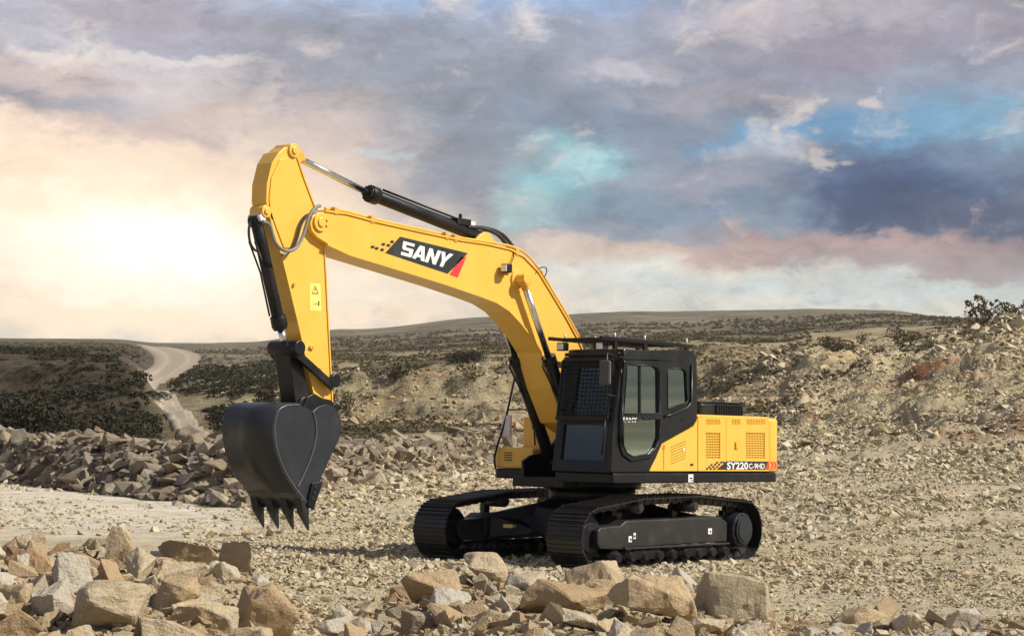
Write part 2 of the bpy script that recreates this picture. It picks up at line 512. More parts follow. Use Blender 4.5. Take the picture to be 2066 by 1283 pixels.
# ground profile along bearings: height z in metres near by, farther off the elevation at which it is seen
PROF = {
    -300: [Z(0), Z(0), Z(0), Z(0), Z(0.0), Z(0.3), Z(0.8), 856, 838, 732, 716, 708, 697, 684, 700, 760],
    0:    [Z(0), Z(0), Z(0), Z(0), Z(0.0), Z(0.2), Z(0.6), 860, 842, 734, 717, 708, 698, 681, 700, 760],
    225:  [Z(0), Z(0), Z(0), Z(0), Z(0.0), Z(0.2), Z(0.6), 866, 848, 752, 726, 714, 702, 683, 700, 760],
    318:  [Z(0), Z(0), Z(0), Z(0), Z(0.0), Z(0.2), Z(0.6), 868, 850, 842, 788, 757, 716, 691, 702, 760],
    470:  [Z(0), Z(0), Z(0), Z(0), Z(0.0), Z(0.2), Z(0.6), 866, 838, 826, 772, 752, 716, 692, 690, 760],
    700:  [Z(0), Z(0), Z(0), Z(0), Z(0.0), Z(0.2), Z(1.2), 864, 855, 770, 740, 716, 694, 663, 672, 760],
    1000: [Z(0), Z(0), Z(0), Z(0), Z(0.0), Z(0.3), Z(1.6), 868, 856, 748, 722, 702, 680, 638, 655, 760],
    1300: [Z(0), Z(0), Z(0), Z(0), Z(0.1), Z(0.5), Z(1.9), 862, 848, 730, 706, 690, 668, 628, 650, 760],
    1560: [Z(0), Z(0), Z(0.02), Z(0.1), Z(0.35), Z(0.9), 880, 820, 772, 720, 700, 684, 655, 624, 650, 760],
    1640: [Z(0), Z(0), Z(0.05), Z(0.2), Z(0.6), Z(1.2), 862, 766, 732, 712, 694, 672, 648, 622, 650, 760],
    1780: [Z(0), Z(0), Z(0.08), Z(0.3), Z(0.8), Z(1.5), 830, 752, 722, 708, 682, 660, 640, 625, 650, 760],
    1920: [Z(0), Z(0), Z(0.1), Z(0.4), Z(1.0), 880, 785, 722, 690, 676, 666, 655, 645, 640, 660, 760],
    2066: [Z(0), Z(0.02), Z(0.15), Z(0.5), Z(1.3), 850, 755, 700, 660, 652, 650, 650, 648, 645, 660, 760],
    2400: [Z(0), Z(0.05), Z(0.3), Z(0.8), Z(1.8), 820, 720, 680, 640, 632, 632, 635, 640, 645, 660, 760],
}
PX = sorted(PROF)
def elev_at(px, py):
    d = ray(px, py)
    return d[2]/math.hypot(d[0], d[1])
TH = []; TAB = []
for px in PX:
    d = ray(px, 850)
    TH.append(math.atan2(d@R0, d@HF))
    row = []
    for q, st in zip(PROF[px], STATION):
        row.append(q[1] if isinstance(q, tuple) else CAM[2]+st*elev_at(px, q))
    TAB.append(row)
GEN = [0, 0, 0, 0, 0.1, 0.3, 0.8, 1.5, 2.5, 3, 6, 10, 25, 70, 90, 100]
TH = [-1.2]+TH+[1.2]; TAB = [GEN]+TAB+[GEN]
TH = np.array(TH); TAB = np.array(TAB)
LST = np.log(np.array(STATION)+8.0)

def px_of(th): return 1033.0+F*np.tan(np.clip(th, -1.2, 1.2))
MX = [-500, -200, 0, 230, 420, 500, 555, 595, 640, 700, 800, 900, 1000, 1200, 1400, 1530, 1585, 1700, 1850, 2066, 2300, 2700]
MZ = [.5, .66, .62, .68, .55, .50, .36, .08, 0, .05, .22, .38, .46, .42, .38, .32, .06, .05, .12, .13, .15, 0]
BX = [-400, 0, 150, 300, 500, 570, 650, 750, 900, 1000, 1060, 1150]
BD = [72, 66, 57, 51, 46, 50, 60, 66, 76, 86, 92, 100]
BH = [1.3, 1.25, 1.25, 1.2, 1.15, 1.15, 1.2, 1.2, 1.15, 1.0, .5, 0]

def polar(x, y):
    dx = x-CAM[0]; dy = y-CAM[1]
    a = dx*R0[0]+dy*R0[1]; b = dx*HF[0]+dy*HF[1]
    return np.arctan2(a, b), np.hypot(dx, dy)
def place(px, d):
    """world x, y at a bearing (named by its column in the photograph) and a distance"""
    r = ray(px, 850); h = math.hypot(r[0], r[1])
    return CAM[0]+r[0]/h*d, CAM[1]+r[1]/h*d

def height(x, y, detail=True):
    x = np.asarray(x, float); y = np.asarray(y, float)
    th, d = polar(x, y)
    far = np.interp(d, [60, 160, 260, 420], [0, 1, .8, 0])
    wob = 1+far*(0.10*fbm(x/26, y/26, 5, 3))
    dd = d*np.where(detail, wob, 1.0)
    tt = th+far*0.012*fbm(x/40+9, y/40, 4, 8)
    lt = np.log(np.clip(dd, 0, 5900)+8.0)
    j = np.clip(np.searchsorted(LST, lt)-1, 0, len(LST)-2)
    fj = (np.exp(lt)-np.exp(LST[j]))/(np.exp(LST[j+1])-np.exp(LST[j]))
    i = np.clip(np.searchsorted(TH, tt)-1, 0, len(TH)-2)
    fi = np.clip((tt-TH[i])/(TH[i+1]-TH[i]), 0, 1)
    fi = fi*fi*(3-2*fi)
    z = (TAB[i, j]*(1-fj)+TAB[i, j+1]*fj)*(1-fi)+(TAB[i+1, j]*(1-fj)+TAB[i+1, j+1]*fj)*fi
    px = px_of(th)
    front = np.abs(th) < 0.6
    # the stone heaps in front
    m = np.interp(px, MX, MZ)*front
    prof = np.interp(d, [8, 10, 17.2, 18.4, 20.2], [0, .35, 1, .85, 0])
    z = z+m*prof*(1+0.25*fbm(x/1.1, y/1.1, 3, 21))
    # the stone bank beyond the pale road
    bd = np.interp(px, BX, BD); bh = np.interp(px, BX, BH)*front
    z = z+bh*np.interp(d-bd, [-0.4, 3.0, 6, 12], [0, 1, 1, 0])*(1+0.12*fbm(x/2, y/2, 3, 5))
    # roughness, kept off the ground under the machine
    mach = np.clip((np.hypot(x/3.4, (y)/2.6)-1.0)/0.6, 0, 1)
    amp = np.interp(d, [0, 30, 60, 110, 200, 420, 900, 2500], [.06, .13, .27, .5, 1.2, .45, .4, .8])
    amp = np.where((px < 560) & (d > 34) & (d < bd+.5), 0.05, amp)
    sc = np.interp(d, [0, 40, 110, 200, 900, 2500], [1.2, 2.0, 5, 9, 60, 140])
    z = z+mach*amp*(fbm(x/1.6, y/1.6, 5, 31)*(sc < 3)+fbm(x/6, y/6, 5, 33)*((sc >= 3) & (sc < 20))+fbm(x/50, y/50, 6, 35)*(sc >= 20))
    gul = np.clip((px-1560)/160, 0, 1)*np.interp(d, [30, 60, 110, 190, 240], [0, .12, .9, 1.4, 0])*front
    # quarry ledges and broken faces
    face = np.maximum(np.clip((px-1540)/120, 0, 1)*np.interp(d, [62, 90, 210, 260], [0, 1, 1, 0]),
                      np.clip((px-520)/120, 0, 1)*np.clip((1640-px)/80, 0, 1)*np.interp(d, [165, 185, 225, 260], [0, 1, 1, 0]))*front
    zz = z+0.8*fbm(x/11, y/11, 4, 61)
    hs = np.where(px > 1580, 1.9, 2.6)
    z = z-face*0.85*hs/(2*np.pi)*np.sin(2*np.pi*zz/hs)
    z = z+face*(0.55*np.abs(fbm(x/2.2, y/2.2, 5, 63, .62))*2-0.3)*1.15
    z = z+gul*(np.abs(fbm(x/7, y/7, 6, 51, .58))*1.3-0.3)
    return z

def hit(px, py, d0=9.0, d1=400.0):
    """where the sight line through a photograph position meets the ground"""
    r = ray(px, py); h = math.hypot(r[0], r[1])
    ds = np.exp(np.linspace(math.log(d0), math.log(d1), 900))
    X = CAM[0]+r[0]/h*ds; Y = CAM[1]+r[1]/h*ds; zz = CAM[2]+r[2]/h*ds
    g = height(X, Y)
    k = np.argmax(zz <= g)
    if zz[k] > g[k]: k = len(ds)-1
    return X[k], Y[k], g[k], ds[k]

def ground_mat(kind):
    m, n, b = new_mat(kind)
    geo = n.n('ShaderNodeNewGeometry'); pos = geo.outputs['Position']
    def at(nm): return n.n('ShaderNodeAttribute', attribute_name=nm).outputs['Fac']
    s = {'rubble_ground': 1.0, 'quarry_earth': 0.22, 'far_hills': 0.02}[kind]
    big = n.noise(pos, 0.35*s, 5, 0.6)
    mid = n.noise(pos, 2.6*s, 6, 0.65, 0.3)
    fin = n.noise(pos, 14*s, 6, 0.72)
    R0v = tuple(float(q) for q in R0); HFv = tuple(float(q) for q in HF)
    lanes = n.noise(n.comb(n.math('MULTIPLY', n.dot(pos, R0v), 0.12), n.math('MULTIPLY', n.dot(pos, HFv), 0.9)), 1.0, 6, 0.65)
    if kind == 'rubble_ground':
        c = n.mix(n.rng(mid, 0.3, 0.7), (0.33, 0.265, 0.16), (0.52, 0.45, 0.31))
        c = n.mix(n.rng(fin, 0.4, 0.7), c, (0.49, 0.45, 0.36))
        c = n.mix(n.math('MULTIPLY', n.rng(big, 0.5, 0.66), 0.5), c, (0.26, 0.20, 0.13))
    elif kind == 'quarry_earth':
        sz_ = n.n('ShaderNodeSeparateXYZ'); n.link(pos, sz_.inputs[0])
        beds = n.noise(n.comb(n.math('MULTIPLY', n.dot(pos, R0v), 0.05), n.math('MULTIPLY', n.dot(pos, HFv), 0.05), n.math('MULTIPLY', sz_.outputs[2], 1.3)), 1.0, 5, 0.7)
        c = n.mix(n.rng(mid, 0.3, 0.7), (0.17, 0.14, 0.08), (0.33, 0.275, 0.17))
        c = n.mix(n.rng(fin, 0.42, 0.66), c, (0.42, 0.36, 0.24))
        c = n.mix(n.math('MULTIPLY', n.rng(big, 0.5, 0.62), 0.6), c, (0.25, 0.175, 0.10))
        c = n.mix(n.math('MULTIPLY', n.rng(beds, .5, .62), .6), c, (0.44, 0.365, 0.235))
        c = n.mix(n.math('MULTIPLY', n.rng(beds, .36, .46, 1, 0), .6), c, (0.11, 0.09, 0.055))
    else:
        st = n.vmath('MULTIPLY', pos, (1, 1, 4.0))
        mid = n.noise(st, 2.2*s, 7, 0.68)
        c = n.mix(n.rng(mid, 0.38, 0.6), (0.135, 0.125, 0.085), (0.25, 0.21, 0.15))
        c = n.mix(n.rng(n.noise(st, 7*s, 6, 0.7), 0.48, 0.62), c, (0.09, 0.095, 0.065))
        c = n.mix(n.math('MULTIPLY', n.rng(n.noise(st, 0.8*s, 4, 0.6), 0.52, 0.62), 0.6), c, (0.36, 0.29, 0.21))
    pale = n.mix(n.rng(mid, .3, .7), (0.46, 0.375, 0.225), (0.62, 0.54, 0.36)) if kind != 'far_hills' else n.mix(n.rng(mid, .3, .7), (0.24, 0.20, 0.13), (0.36, 0.31, 0.21))
    c = n.mix(at('pale'), c, n.mix(n.math('MULTIPLY', n.rng(big, .5, .64), .5), pale, (0.36, 0.25, 0.15)))
    c = n.mix(n.math('MULTIPLY', at('clay'), n.rng(fin, .2, .6, .6, 1)), c, n.mix(n.rng(mid, .3, .7), (0.17, 0.075, 0.035), (0.30, 0.15, 0.08)))
    # scrub cover, dust and red clay: kinds of ground; scrub's dark tone also paints the left valley's shade
    c = n.mix(n.math('MULTIPLY', at('scrub'), n.rng(fin, 0.2, 0.6, 0.8, 1.0)), c, n.mix(n.rng(mid, .35, .65), (0.024, 0.019, 0.014), (0.066, 0.051, 0.037)))
    c = n.mix(at('dust'), c, n.mix(n.rng(mid, .3, .7), n.mix(n.rng(lanes, .40, .60), (0.34, 0.29, 0.215), (0.56, 0.50, 0.40)), (0.68, 0.63, 0.54)))
    n.link(c, b.inputs['Base Color'])
    b.inputs['Roughness'].default_value = 0.95
    b.inputs['Specular IOR Level'].default_value = 0.1
    bp = n.n('ShaderNodeBump'); bp.inputs['Strength'].default_value = 0.9
    bp.inputs['Distance'].default_value = {'rubble_ground': 0.06, 'quarry_earth': 0.5, 'far_hills': 4.0}[kind]
    n.link(n.math('MULTIPLY_ADD', fin, 0.6, mid), bp.inputs['Height'])
    n.link(bp.outputs[0], b.inputs['Normal'])
    return m

def set_attr(me, name, vals):
    a = me.attributes.new(name, 'FLOAT', 'POINT')
    a.data.foreach_set('value', np.asarray(vals, dtype=np.float32))

def np_mesh(name, V, Fq, mat, smooth=False):
    me = bpy.data.meshes.new(name)
    V = np.asarray(V, dtype=np.float32); Fq = np.asarray(Fq, dtype=np.int32)
    k = Fq.shape[1]
    me.vertices.add(len(V)); me.vertices.foreach_set('co', V.ravel())
    me.loops.add(Fq.size); me.loops.foreach_set('vertex_index', Fq.ravel())
    me.polygons.add(len(Fq))
    me.polygons.foreach_set('loop_start', np.arange(0, Fq.size, k, dtype=np.int32))
    me.polygons.foreach_set('loop_total', np.full(len(Fq), k, dtype=np.int32))
    me.polygons.foreach_set('use_smooth', np.full(len(Fq), smooth))
    me.update(calc_edges=True)
    me.materials.append(mat)
    return me

CLAY = []
for (a, b, rr) in ((1668, 835, 1.6), (1880, 742, 4.0), (2050, 850, 4.5), (1930, 760, 3), (1600, 905, 1.5)):
    h_ = hit(a, b, 60, 300); CLAY.append((h_[0], h_[1], rr, rr*1.3))
def cover(x, y):
    th, d = polar(x, y); px = px_of(th)
    n1 = fbm(x/14, y/14, 5, 71); n2 = fbm(x/5, y/5, 4, 73)
    left = np.clip((480-px)/220, 0, 1)  # valley side: scrub cover and painted hillside shade in one mask
    scrub = np.clip(left*np.interp(d, [85, 110, 300, 420, 700, 1500], [0, 1, 1, .95, .75, .2])+n1*0.2*(d > 100), 0, 1)
    scrub = np.where((px > 480) & (px < 1620), np.clip(np.interp(d, [92, 120, 190, 230, 500, 900], [0.0, .2, .22, .25, .25, .1])+1.3*n1+.5*n2-0.15, 0, 1), scrub)
    scrub = np.where(px >= 1620, np.clip(np.interp(d, [100, 180, 230, 600], [0, .1, .4, .3])+1.1*n1-0.25, 0, 1), scrub)
    scrub = scrub*(d > 88)*(np.abs(th) < 0.7)+0.3*(np.abs(th) >= .7)*(d > 150)
    dust = np.clip((560-px)/120, 0, 1)*np.interp(d, [30, 36, 70, 80], [0, .9, .9, 0])
    pale = np.clip((px-1560+40*n1)/70, 0, 1)*np.interp(d, [90, 100, 210, 260], [0, 1, 1, .25])*(np.abs(th) < .7)
    clay = np.zeros_like(px)
    for (cx, cy, rx, ry) in CLAY:
        clay = np.maximum(clay, np.clip(1.3-np.hypot((x-cx)/rx, (y-cy)/ry)+.5*n2, 0, 1))
    return scrub, dust, pale, clay

def terrain():
    ths = np.concatenate([np.linspace(-math.pi, -0.33, 40, endpoint=False), np.linspace(-0.33, 0.33, 420, endpoint=False), np.linspace(0.33, math.pi, 41)[:-1]])
    ds = np.concatenate([[0.3, 2, 4, 6, 8], np.exp(np.linspace(math.log(9), math.log(130), 240, endpoint=False)), np.exp(np.linspace(math.log(130), math.log(270), 210, endpoint=False)), np.exp(np.linspace(math.log(270), math.log(420), 50)), np.exp(np.linspace(math.log(430), math.log(2950), 90))])
    T, D = np.meshgrid(ths, ds)
    X = CAM[0]+D*(np.cos(T)*HF[0]+np.sin(T)*R0[0]); Y = CAM[1]+D*(np.cos(T)*HF[1]+np.sin(T)*R0[1])
    ZZ = height(X, Y)
    nt = len(ths)
    global HAZE_LOW, HAZE_TOP
    HAZE_LOW, HAZE_TOP = float(ZZ.min())-1.0, float(ZZ.max())+6.0
    print('heights', ZZ.min(), ZZ.max())
    sc, du, pa_, cl_ = cover(X, Y)
    kinds = [('ground', 0.0, 95.0, 'rubble_ground'), ('quarry_terrain', 95.0, 430.0, 'quarry_earth'), ('hills', 430.0, 9000.0, 'far_hills')]
    for nm, a, b, mk in kinds:
        i0 = np.searchsorted(ds, a); i1 = np.searchsorted(ds, b)
        i0 = max(i0-1, 0); i1 = min(i1, len(ds))
        sub = slice(i0, i1)
        V = np.stack([X[sub].ravel(), Y[sub].ravel(), ZZ[sub].ravel()], -1)
        nr = i1-i0
        r, c = np.meshgrid(np.arange(nr-1), np.arange(nt), indexing='ij')
        c2 = (c+1) % nt
        Fq = np.stack([r*nt+c, r*nt+c2, (r+1)*nt+c2, (r+1)*nt+c], -1).reshape(-1, 4)
        Fq = Fq[:, ::-1]
        if nm == 'ground':
            V = np.vstack([V, [[CAM[0], CAM[1], float(height(np.array([CAM[0]]), np.array([CAM[1]]))[0])]]])
        me = np_mesh(nm, V, Fq, ground_mat(mk), True)
        pad = [0] if nm == 'ground' else []
        set_attr(me, 'scrub', np.concatenate([sc[sub].ravel(), pad])); set_attr(me, 'dust', np.concatenate([du[sub].ravel(), pad]))
        set_attr(me, 'pale', np.concatenate([pa_[sub].ravel(), pad])); set_attr(me, 'clay', np.concatenate([cl_[sub].ravel(), pad]))
        o = bpy.data.objects.new(nm, me); COL.objects.link(o)
        lb = {'ground': 'rubble strewn quarry floor of tan broken stone', 'quarry_terrain': 'quarry faces and scrub covered earth slopes behind the floor', 'hills': 'low brown and olive hills along the horizon'}[nm]
        tag(o, lb, None, None, 'structure')
terrain()

def road_mat():
    m, n, b = new_mat('pale_dust')
    pos = n.n('ShaderNodeNewGeometry').outputs['Position']
    st = n.n('ShaderNodeMapping'); st.inputs['Rotation'].default_value = (0, 0, -AZ); n.link(pos, st.inputs[0])
    sv = n.vmath('MULTIPLY', st.outputs[0], (1.0, 0.22, 1.0))
    mid = n.noise(sv, 1.3, 6, 0.65); fin = n.noise(pos, 9, 5, 0.7)
    c = n.mix(n.rng(mid, 0.3, 0.7), (0.25, 0.205, 0.155), (0.35, 0.30, 0.235))
    c = n.mix(n.rng(fin, 0.45, 0.75, 0, .6), c, (0.42, 0.37, 0.30))
    au = n.n('ShaderNodeAttribute', attribute_name='across').outputs['Fac']
    au = n.math('ADD', au, n.math('MULTIPLY_ADD', n.noise(pos, .35, 5, .65), .5, -.25))
    verge = n.rng(au, .62, .98)
    rut = n.math('MULTIPLY', n.rng(au, .22, .36), n.rng(au, .40, .56, 1, 0))
    c = n.mix(n.math('MULTIPLY', rut, .45), c, (0.46, 0.41, 0.34))
    c = n.mix(verge, c, n.mix(fin, (0.13, 0.105, 0.07), (0.24, 0.2, 0.14)))
    n.link(c, b.inputs['Base Color']); b.inputs['Roughness'].default_value = 0.95
    b.inputs['Specular IOR Level'].default_value = 0.1
    bp = n.n('ShaderNodeBump'); bp.inputs['Strength'].default_value = 0.7; bp.inputs['Distance'].default_value = 0.08
    n.link(n.math('MULTIPLY_ADD', fin, .4, mid), bp.inputs['Height']); n.link(bp.outputs[0], b.inputs['Normal'])
    return m
ROADM = road_mat()

def road(name, path, label, lift):
    """path: (column, distance, half width in metres)"""
    P = [Vector((*place(p, d), w)) for p, d, w in path]
    P = smooth_path(P, 14)
    nw = 9
    V = []
    for i, p in enumerate(P):
        d = (P[min(i+1, len(P)-1)]-P[max(i-1, 0)]); d.z = 0; d.normalize()
        s = Vector((-d.y, d.x, 0))
        for k in range(nw):
            q = p+s*p.z*(k/(nw-1)*2-1)*(1+0.05*math.sin(i*1.7+k))
            V.append((q.x, q.y))
    V = np.array(V)
    zz = height(V[:, 0], V[:, 1])+lift
    k = np.arange(len(V)) % nw
    zz = zz-np.where((k == 0) | (k == nw-1), lift*3, 0)
    Fq = [(i*nw+k, i*nw+k+1, (i+1)*nw+k+1, (i+1)*nw+k) for i in range(len(P)-1) for k in range(nw-1)]
    me = np_mesh(name, np.column_stack([V, zz]), Fq, ROADM, True)
    set_attr(me, 'across', np.abs(k/(nw-1)*2-1))
    o = bpy.data.objects.new(name, me); COL.objects.link(o)
    tag(o, label, None, None, 'structure')
road('dirt_road', [(388, 130, 1.1), (378, 160, 1.25), (362, 190, 1.5), (343, 222, 1.9), (318, 252, 2.2), (292, 282, 2.4), (284, 320, 2.7), (302, 372, 3.4), (330, 440, 4.6), (352, 540, 7), (352, 690, 9.5), (332, 860, 11), (305, 1080, 11)],
     'pale dirt road winding down the valley behind the stone bank', 0.22)

# ------------------------------------------------------------------ thin summer haze
hz = bpy.data.materials.new('haze'); hz.use_nodes = True
ht = hz.node_tree; ht.nodes.clear()
pv = ht.nodes.new('ShaderNodeVolumePrincipled'); ho = ht.nodes.new('ShaderNodeOutputMaterial')
pv.inputs['Density'].default_value = 0.00009
pv.inputs['Color'].default_value = (0.93, 0.92, 0.90, 1)
ht.links.new(pv.outputs[0], ho.inputs['Volume'])
hb = MB().box(-3080, 3120, -3080, 3120, HAZE_LOW, HAZE_TOP)
ho_ = hb.build('haze', hz); tag(ho_, 'thin pale haze over the hills', None, None, 'stuff')

# ------------------------------------------------------------------ stones
def rock_mesh(name, seed, npts, dims, mat, bevel=0.05, rough=0.03, fine=1.0):
    r = random.Random(seed)
    bm = bmesh.new()
    for i in range(npts):
        while True:
            p = Vector((r.uniform(-1, 1), r.uniform(-1, 1), r.uniform(-1, 1)))
            q = max(abs(p.x), abs(p.y), abs(p.z))
            if 0.45 < p.length < 1.3: break
        p = p/(p.length**0.6)*0.9
        p = Vector((max(-.8, min(.8, p.x)), max(-.8, min(.8, p.y)), max(-.75, min(.72, p.z))))
        bm.verts.new((p.x*dims[0]*.62, p.y*dims[1]*.62, p.z*dims[2]*.66))
    res = bmesh.ops.convex_hull(bm, input=bm.verts)
    bmesh.ops.delete(bm, geom=[g for g in res['geom_interior'] if isinstance(g, bmesh.types.BMVert)], context='VERTS')
    bmesh.ops.dissolve_limit(bm, angle_limit=R(9), verts=bm.verts, edges=bm.edges)
    if bevel:
        md = min(dims)
        bmesh.ops.bevel(bm, geom=list(bm.edges), offset=bevel*md, segments=1, profile=0.5, affect='EDGES', clamp_overlap=True)
        bmesh.ops.triangulate(bm, faces=bm.faces)
        for lim in (0.34, 0.2, 0.12):
            bmesh.ops.subdivide_edges(bm, edges=[e for e in bm.edges if e.calc_length() > lim*md*fine], cuts=1)
            bmesh.ops.triangulate(bm, faces=bm.faces)
        bm.normal_update()
        so = Vector((seed*1.37 % 50, seed*.71 % 50, 0))
        off = []
        for v in bm.verts:
            p = v.co/md
            n_ = mnoise.fractal(p*2.2+so, 1.0, 2.0, 3)*.9+abs(mnoise.noise(p*5+so))*.35+mnoise.noise(Vector((p.x*3, p.y*3, p.z*11))+so)*.25
            off.append(v.normal*n_*rough*md)
        for v, o_ in zip(bm.verts, off): v.co += o_
    bmesh.ops.triangulate(bm, faces=bm.faces)
    bmesh.ops.recalc_face_normals(bm, faces=bm.faces)
    me = bpy.data.meshes.new(name)
    bm.to_mesh(me); bm.free()
    if mat: me.materials.append(mat)
    return me
def protos(mat, n, seed, rough=0.055, bevel=0.03, fine=1.0):
    out = []
    for i in range(n):
        r = random.Random(seed*100+i)
        out.append(rock_mesh('rock', seed*1000+i, r.choice((9, 10, 12, 14)), (1, r.uniform(.55, .95), r.uniform(.3, .8)), mat, bevel, rough, fine))
    return out
PR_TAN = protos(M['rock_tan'], 18, 1)
PR_PALE = protos(M['rock_pale'], 14, 2)
PR_BROWN = protos(M['rock_brown'], 18, 3, 0.045, 0.025, 2.2)

ORD = ['first', 'second', 'third', 'fourth', 'fifth', 'sixth', 'seventh', 'eighth', 'ninth', 'tenth', 'eleventh', 'twelfth', 'thirteenth', 'fourteenth', 'fifteenth', 'sixteenth', 'seventeenth', 'eighteenth', 'nineteenth', 'twentieth']
def ordinal(k):
    return ORD[k] if k < 20 else ('twenty '+ORD[k-20] if k < 29 else 'thirty '+ORD[k-30] if 30 <= k < 39 else 'thirtieth' if k == 29 else 'last')
def name_apart(items, what, row_of, spot_of):
    """items: (object, column, distance, look). Give each a label by look, row, landmark and order"""
    cells = {}
    for it in items: cells.setdefault((it[3], row_of(it), spot_of(it)), []).append(it)
    for (look, row, spot), L_ in cells.items():
        L_.sort(key=lambda t: t[1])
        for k, it in enumerate(L_):
            w = f'{look} {what} {row} {spot}'
            if len(L_) > 1: w += f', {ordinal(k)} from left'
            it[0]['label'] = w
def put_rock(me, x, y, z, size, rot, label, group=None, name='rock', stretch=(1, 1, 1)):
    o = bpy.data.objects.new(name, me); COL.objects.link(o)
    o.location = (x, y, z); o.rotation_euler = rot
    o.scale = (size*stretch[0], size*stretch[1], size*stretch[2])
    o.color = (random.random(), 0, 0, 1)
    tag(o, label, 'rock', group)
    return o

placed = []   # x, y, radius
def far_enough(x, y, r, k=0.75):
    for (a, b, c) in placed:
        if (a-x)**2+(b-y)**2 < (k*(r+c))**2: return False
    return True

# the stones one can single out: centre in the photograph, width, height, material, label
heroes = [
    (1480, 1198, 165, 112, PR_TAN, 'big flat topped tan boulder with dark front at right end of the heap', 3, .15),
    (1310, 1212, 180, 110, PR_TAN, 'large brown wedge shaped boulder just left of the flat topped boulder', 5, .6),
    (1195, 1158, 130, 78, PR_PALE, 'pale rounded boulder on top of heap before the near track', 2, 1.9),
    (962, 1148, 135, 80, PR_PALE, 'pale boulder crowning the heap before the dark far track', 4, 2.6),
    (1140, 1212, 150, 80, PR_TAN, 'broad peach coloured stone below the pale rounded boulder', 7, 1.0),
    (1388, 1168, 84, 60, PR_PALE, 'small whitish stone peeking between wedge boulder and flat topped boulder', 6, .4),
    (1060, 1182, 130, 70, PR_TAN, 'smooth tan slab in the middle of heap before the tracks', 9, 2.1),
    (880, 1185, 120, 64, PR_TAN, 'peach stone on the left shoulder of middle heap', 11, .8),
    (830, 1262, 100, 56, PR_BROWN, 'dark brown stone half buried at bottom of middle heap', 3, .3),
    (720, 1262, 150, 52, PR_PALE, 'long pale slab lying at the left foot of middle heap', 8, .1),
    (232, 1232, 200, 110, PR_TAN, 'largest tan boulder in the left heap at the bottom edge', 6, .9),
    (530, 1250, 130, 120, PR_TAN, 'tall tan block at the right end of left heap', 1, .2),
    (345, 1205, 140, 82, PR_TAN, 'rust tinted flat faced stone in the left heap', 12, 1.4),
    (388, 1105, 120, 84, PR_TAN, 'brown rounded boulder at back of left heap', 14, .5),
    (478, 1130, 78, 76, PR_TAN, 'upright tan block at the right back of left heap', 15, 2.4),
    (150, 1165, 84, 96, PR_PALE, 'pointed grey stone standing in the left heap', 10, .7),
    (105, 1215, 96, 84, PR_PALE, 'tilted pale slab low on the left heap', 12, 2.2),
    (68, 1096, 74, 56, PR_TAN, 'round tan stone at the back left of left heap', 9, 1.2),
    (246, 1106, 66, 92, PR_PALE, 'tall pale slab upright at the back of left heap', 13, .3),
    (36, 1150, 46, 66, PR_PALE, 'narrow pale stone standing near the left edge', 11, 1.1),
    (420, 1265, 150, 70, PR_TAN, 'wide tan stone at the bottom of left heap', 16, .4),
    (1735, 1250, 110, 52, PR_TAN, 'tan stone alone at the bottom edge right of centre', 10, .2),
    (1830, 1255, 64, 50, PR_PALE, 'pale cream stone at the bottom edge on the right', 5, 1.7),
    (1940, 1248, 80, 60, PR_PALE, 'pale upright stone among gravel at bottom right', 3, .6),
]
N_ROCKS = 0
for (px, py, w, h, pr, lab, k, rz) in heroes:
    gx, gy, gz, d = hit(px, min(py+h*0.42, 1282))
    size = w*d/F
    me = pr[k % len(pr)]
    dim = me.vertices and Vector((max(abs(v.co.x) for v in me.vertices)*2, max(abs(v.co.y) for v in me.vertices)*2, max(abs(v.co.z) for v in me.vertices)*2))
    s = size/max(dim.x, dim.y)*1.05
    hz = h*d/F
    push = 0.25*size
    dxy = (Vector((gx, gy))-Vector((CAM[0], CAM[1]))).normalized()
    x, y = gx+dxy.x*push, gy+dxy.y*push
    gz = float(height(np.array([x]), np.array([y]))[0])
    o = put_rock(me, x, y, gz+hz*0.30, s, (random.uniform(-.15, .15), random.uniform(-.15, .15), AZ+math.pi/2+rz), lab, None, 'boulder', (1, 1, hz/(dim.z*s)*1.15))
    placed.append((x, y, size*0.5)); N_ROCKS += 1

def scatter(n, pick, sizes, pr, label, group, k=0.62, sink=0.12, tries=60, tilt=0.5, name='rock'):
    global N_ROCKS
    c = 0; made = []
    for q in range(n*tries):
        if c >= n: break
        px, d = pick()
        x, y = place(px, d)
        s = sizes(d)
        if not far_enough(x, y, s*0.5, k): continue
        z = float(height(np.array([x]), np.array([y]))[0])
        o = put_rock(random.choice(pr), x, y, z+s*(0.22-sink), s, (random.gauss(0, tilt), random.gauss(0, tilt), random.uniform(0, 6.28)), label, group, name)
        placed.append((x, y, s*0.5)); c += 1; N_ROCKS += 1; made.append((o, px, d, s))
    return made

tri = lambda a, b, m: random.triangular(a, b, m)
A_ = scatter(60, lambda: (random.uniform(-60, 560), random.uniform(11.0, 18.6)), lambda d: random.choice((.2, .26, .32, .4, .5))*random.uniform(.8, 1.15), PR_TAN+PR_PALE[:5],
        'angular tan stone in the heap at the left foreground', 'stones of the left foreground heap')
B_ = scatter(62, lambda: (random.uniform(700, 1545), random.uniform(12.5, 18.7)), lambda d: random.choice((.18, .24, .3, .38, .46))*random.uniform(.8, 1.15), PR_TAN[:9]+PR_PALE+PR_PALE,
        'angular pale stone in the heap before the excavator tracks', 'stones of the middle foreground heap')
C_ = scatter(20, lambda: (random.uniform(1580, 2080), random.uniform(16.2, 18.2)), lambda d: random.uniform(.14, .3), PR_TAN[:6]+PR_PALE,
        'pale stone lying in gravel along the bottom right edge', 'stones at the bottom right')
def bank_pick():
    px = random.uniform(-40, 1040) if random.random() < .68 else random.uniform(-40, 520)
    return px, float(np.interp(px, BX, BD))+random.uniform(-0.6, 4.6)
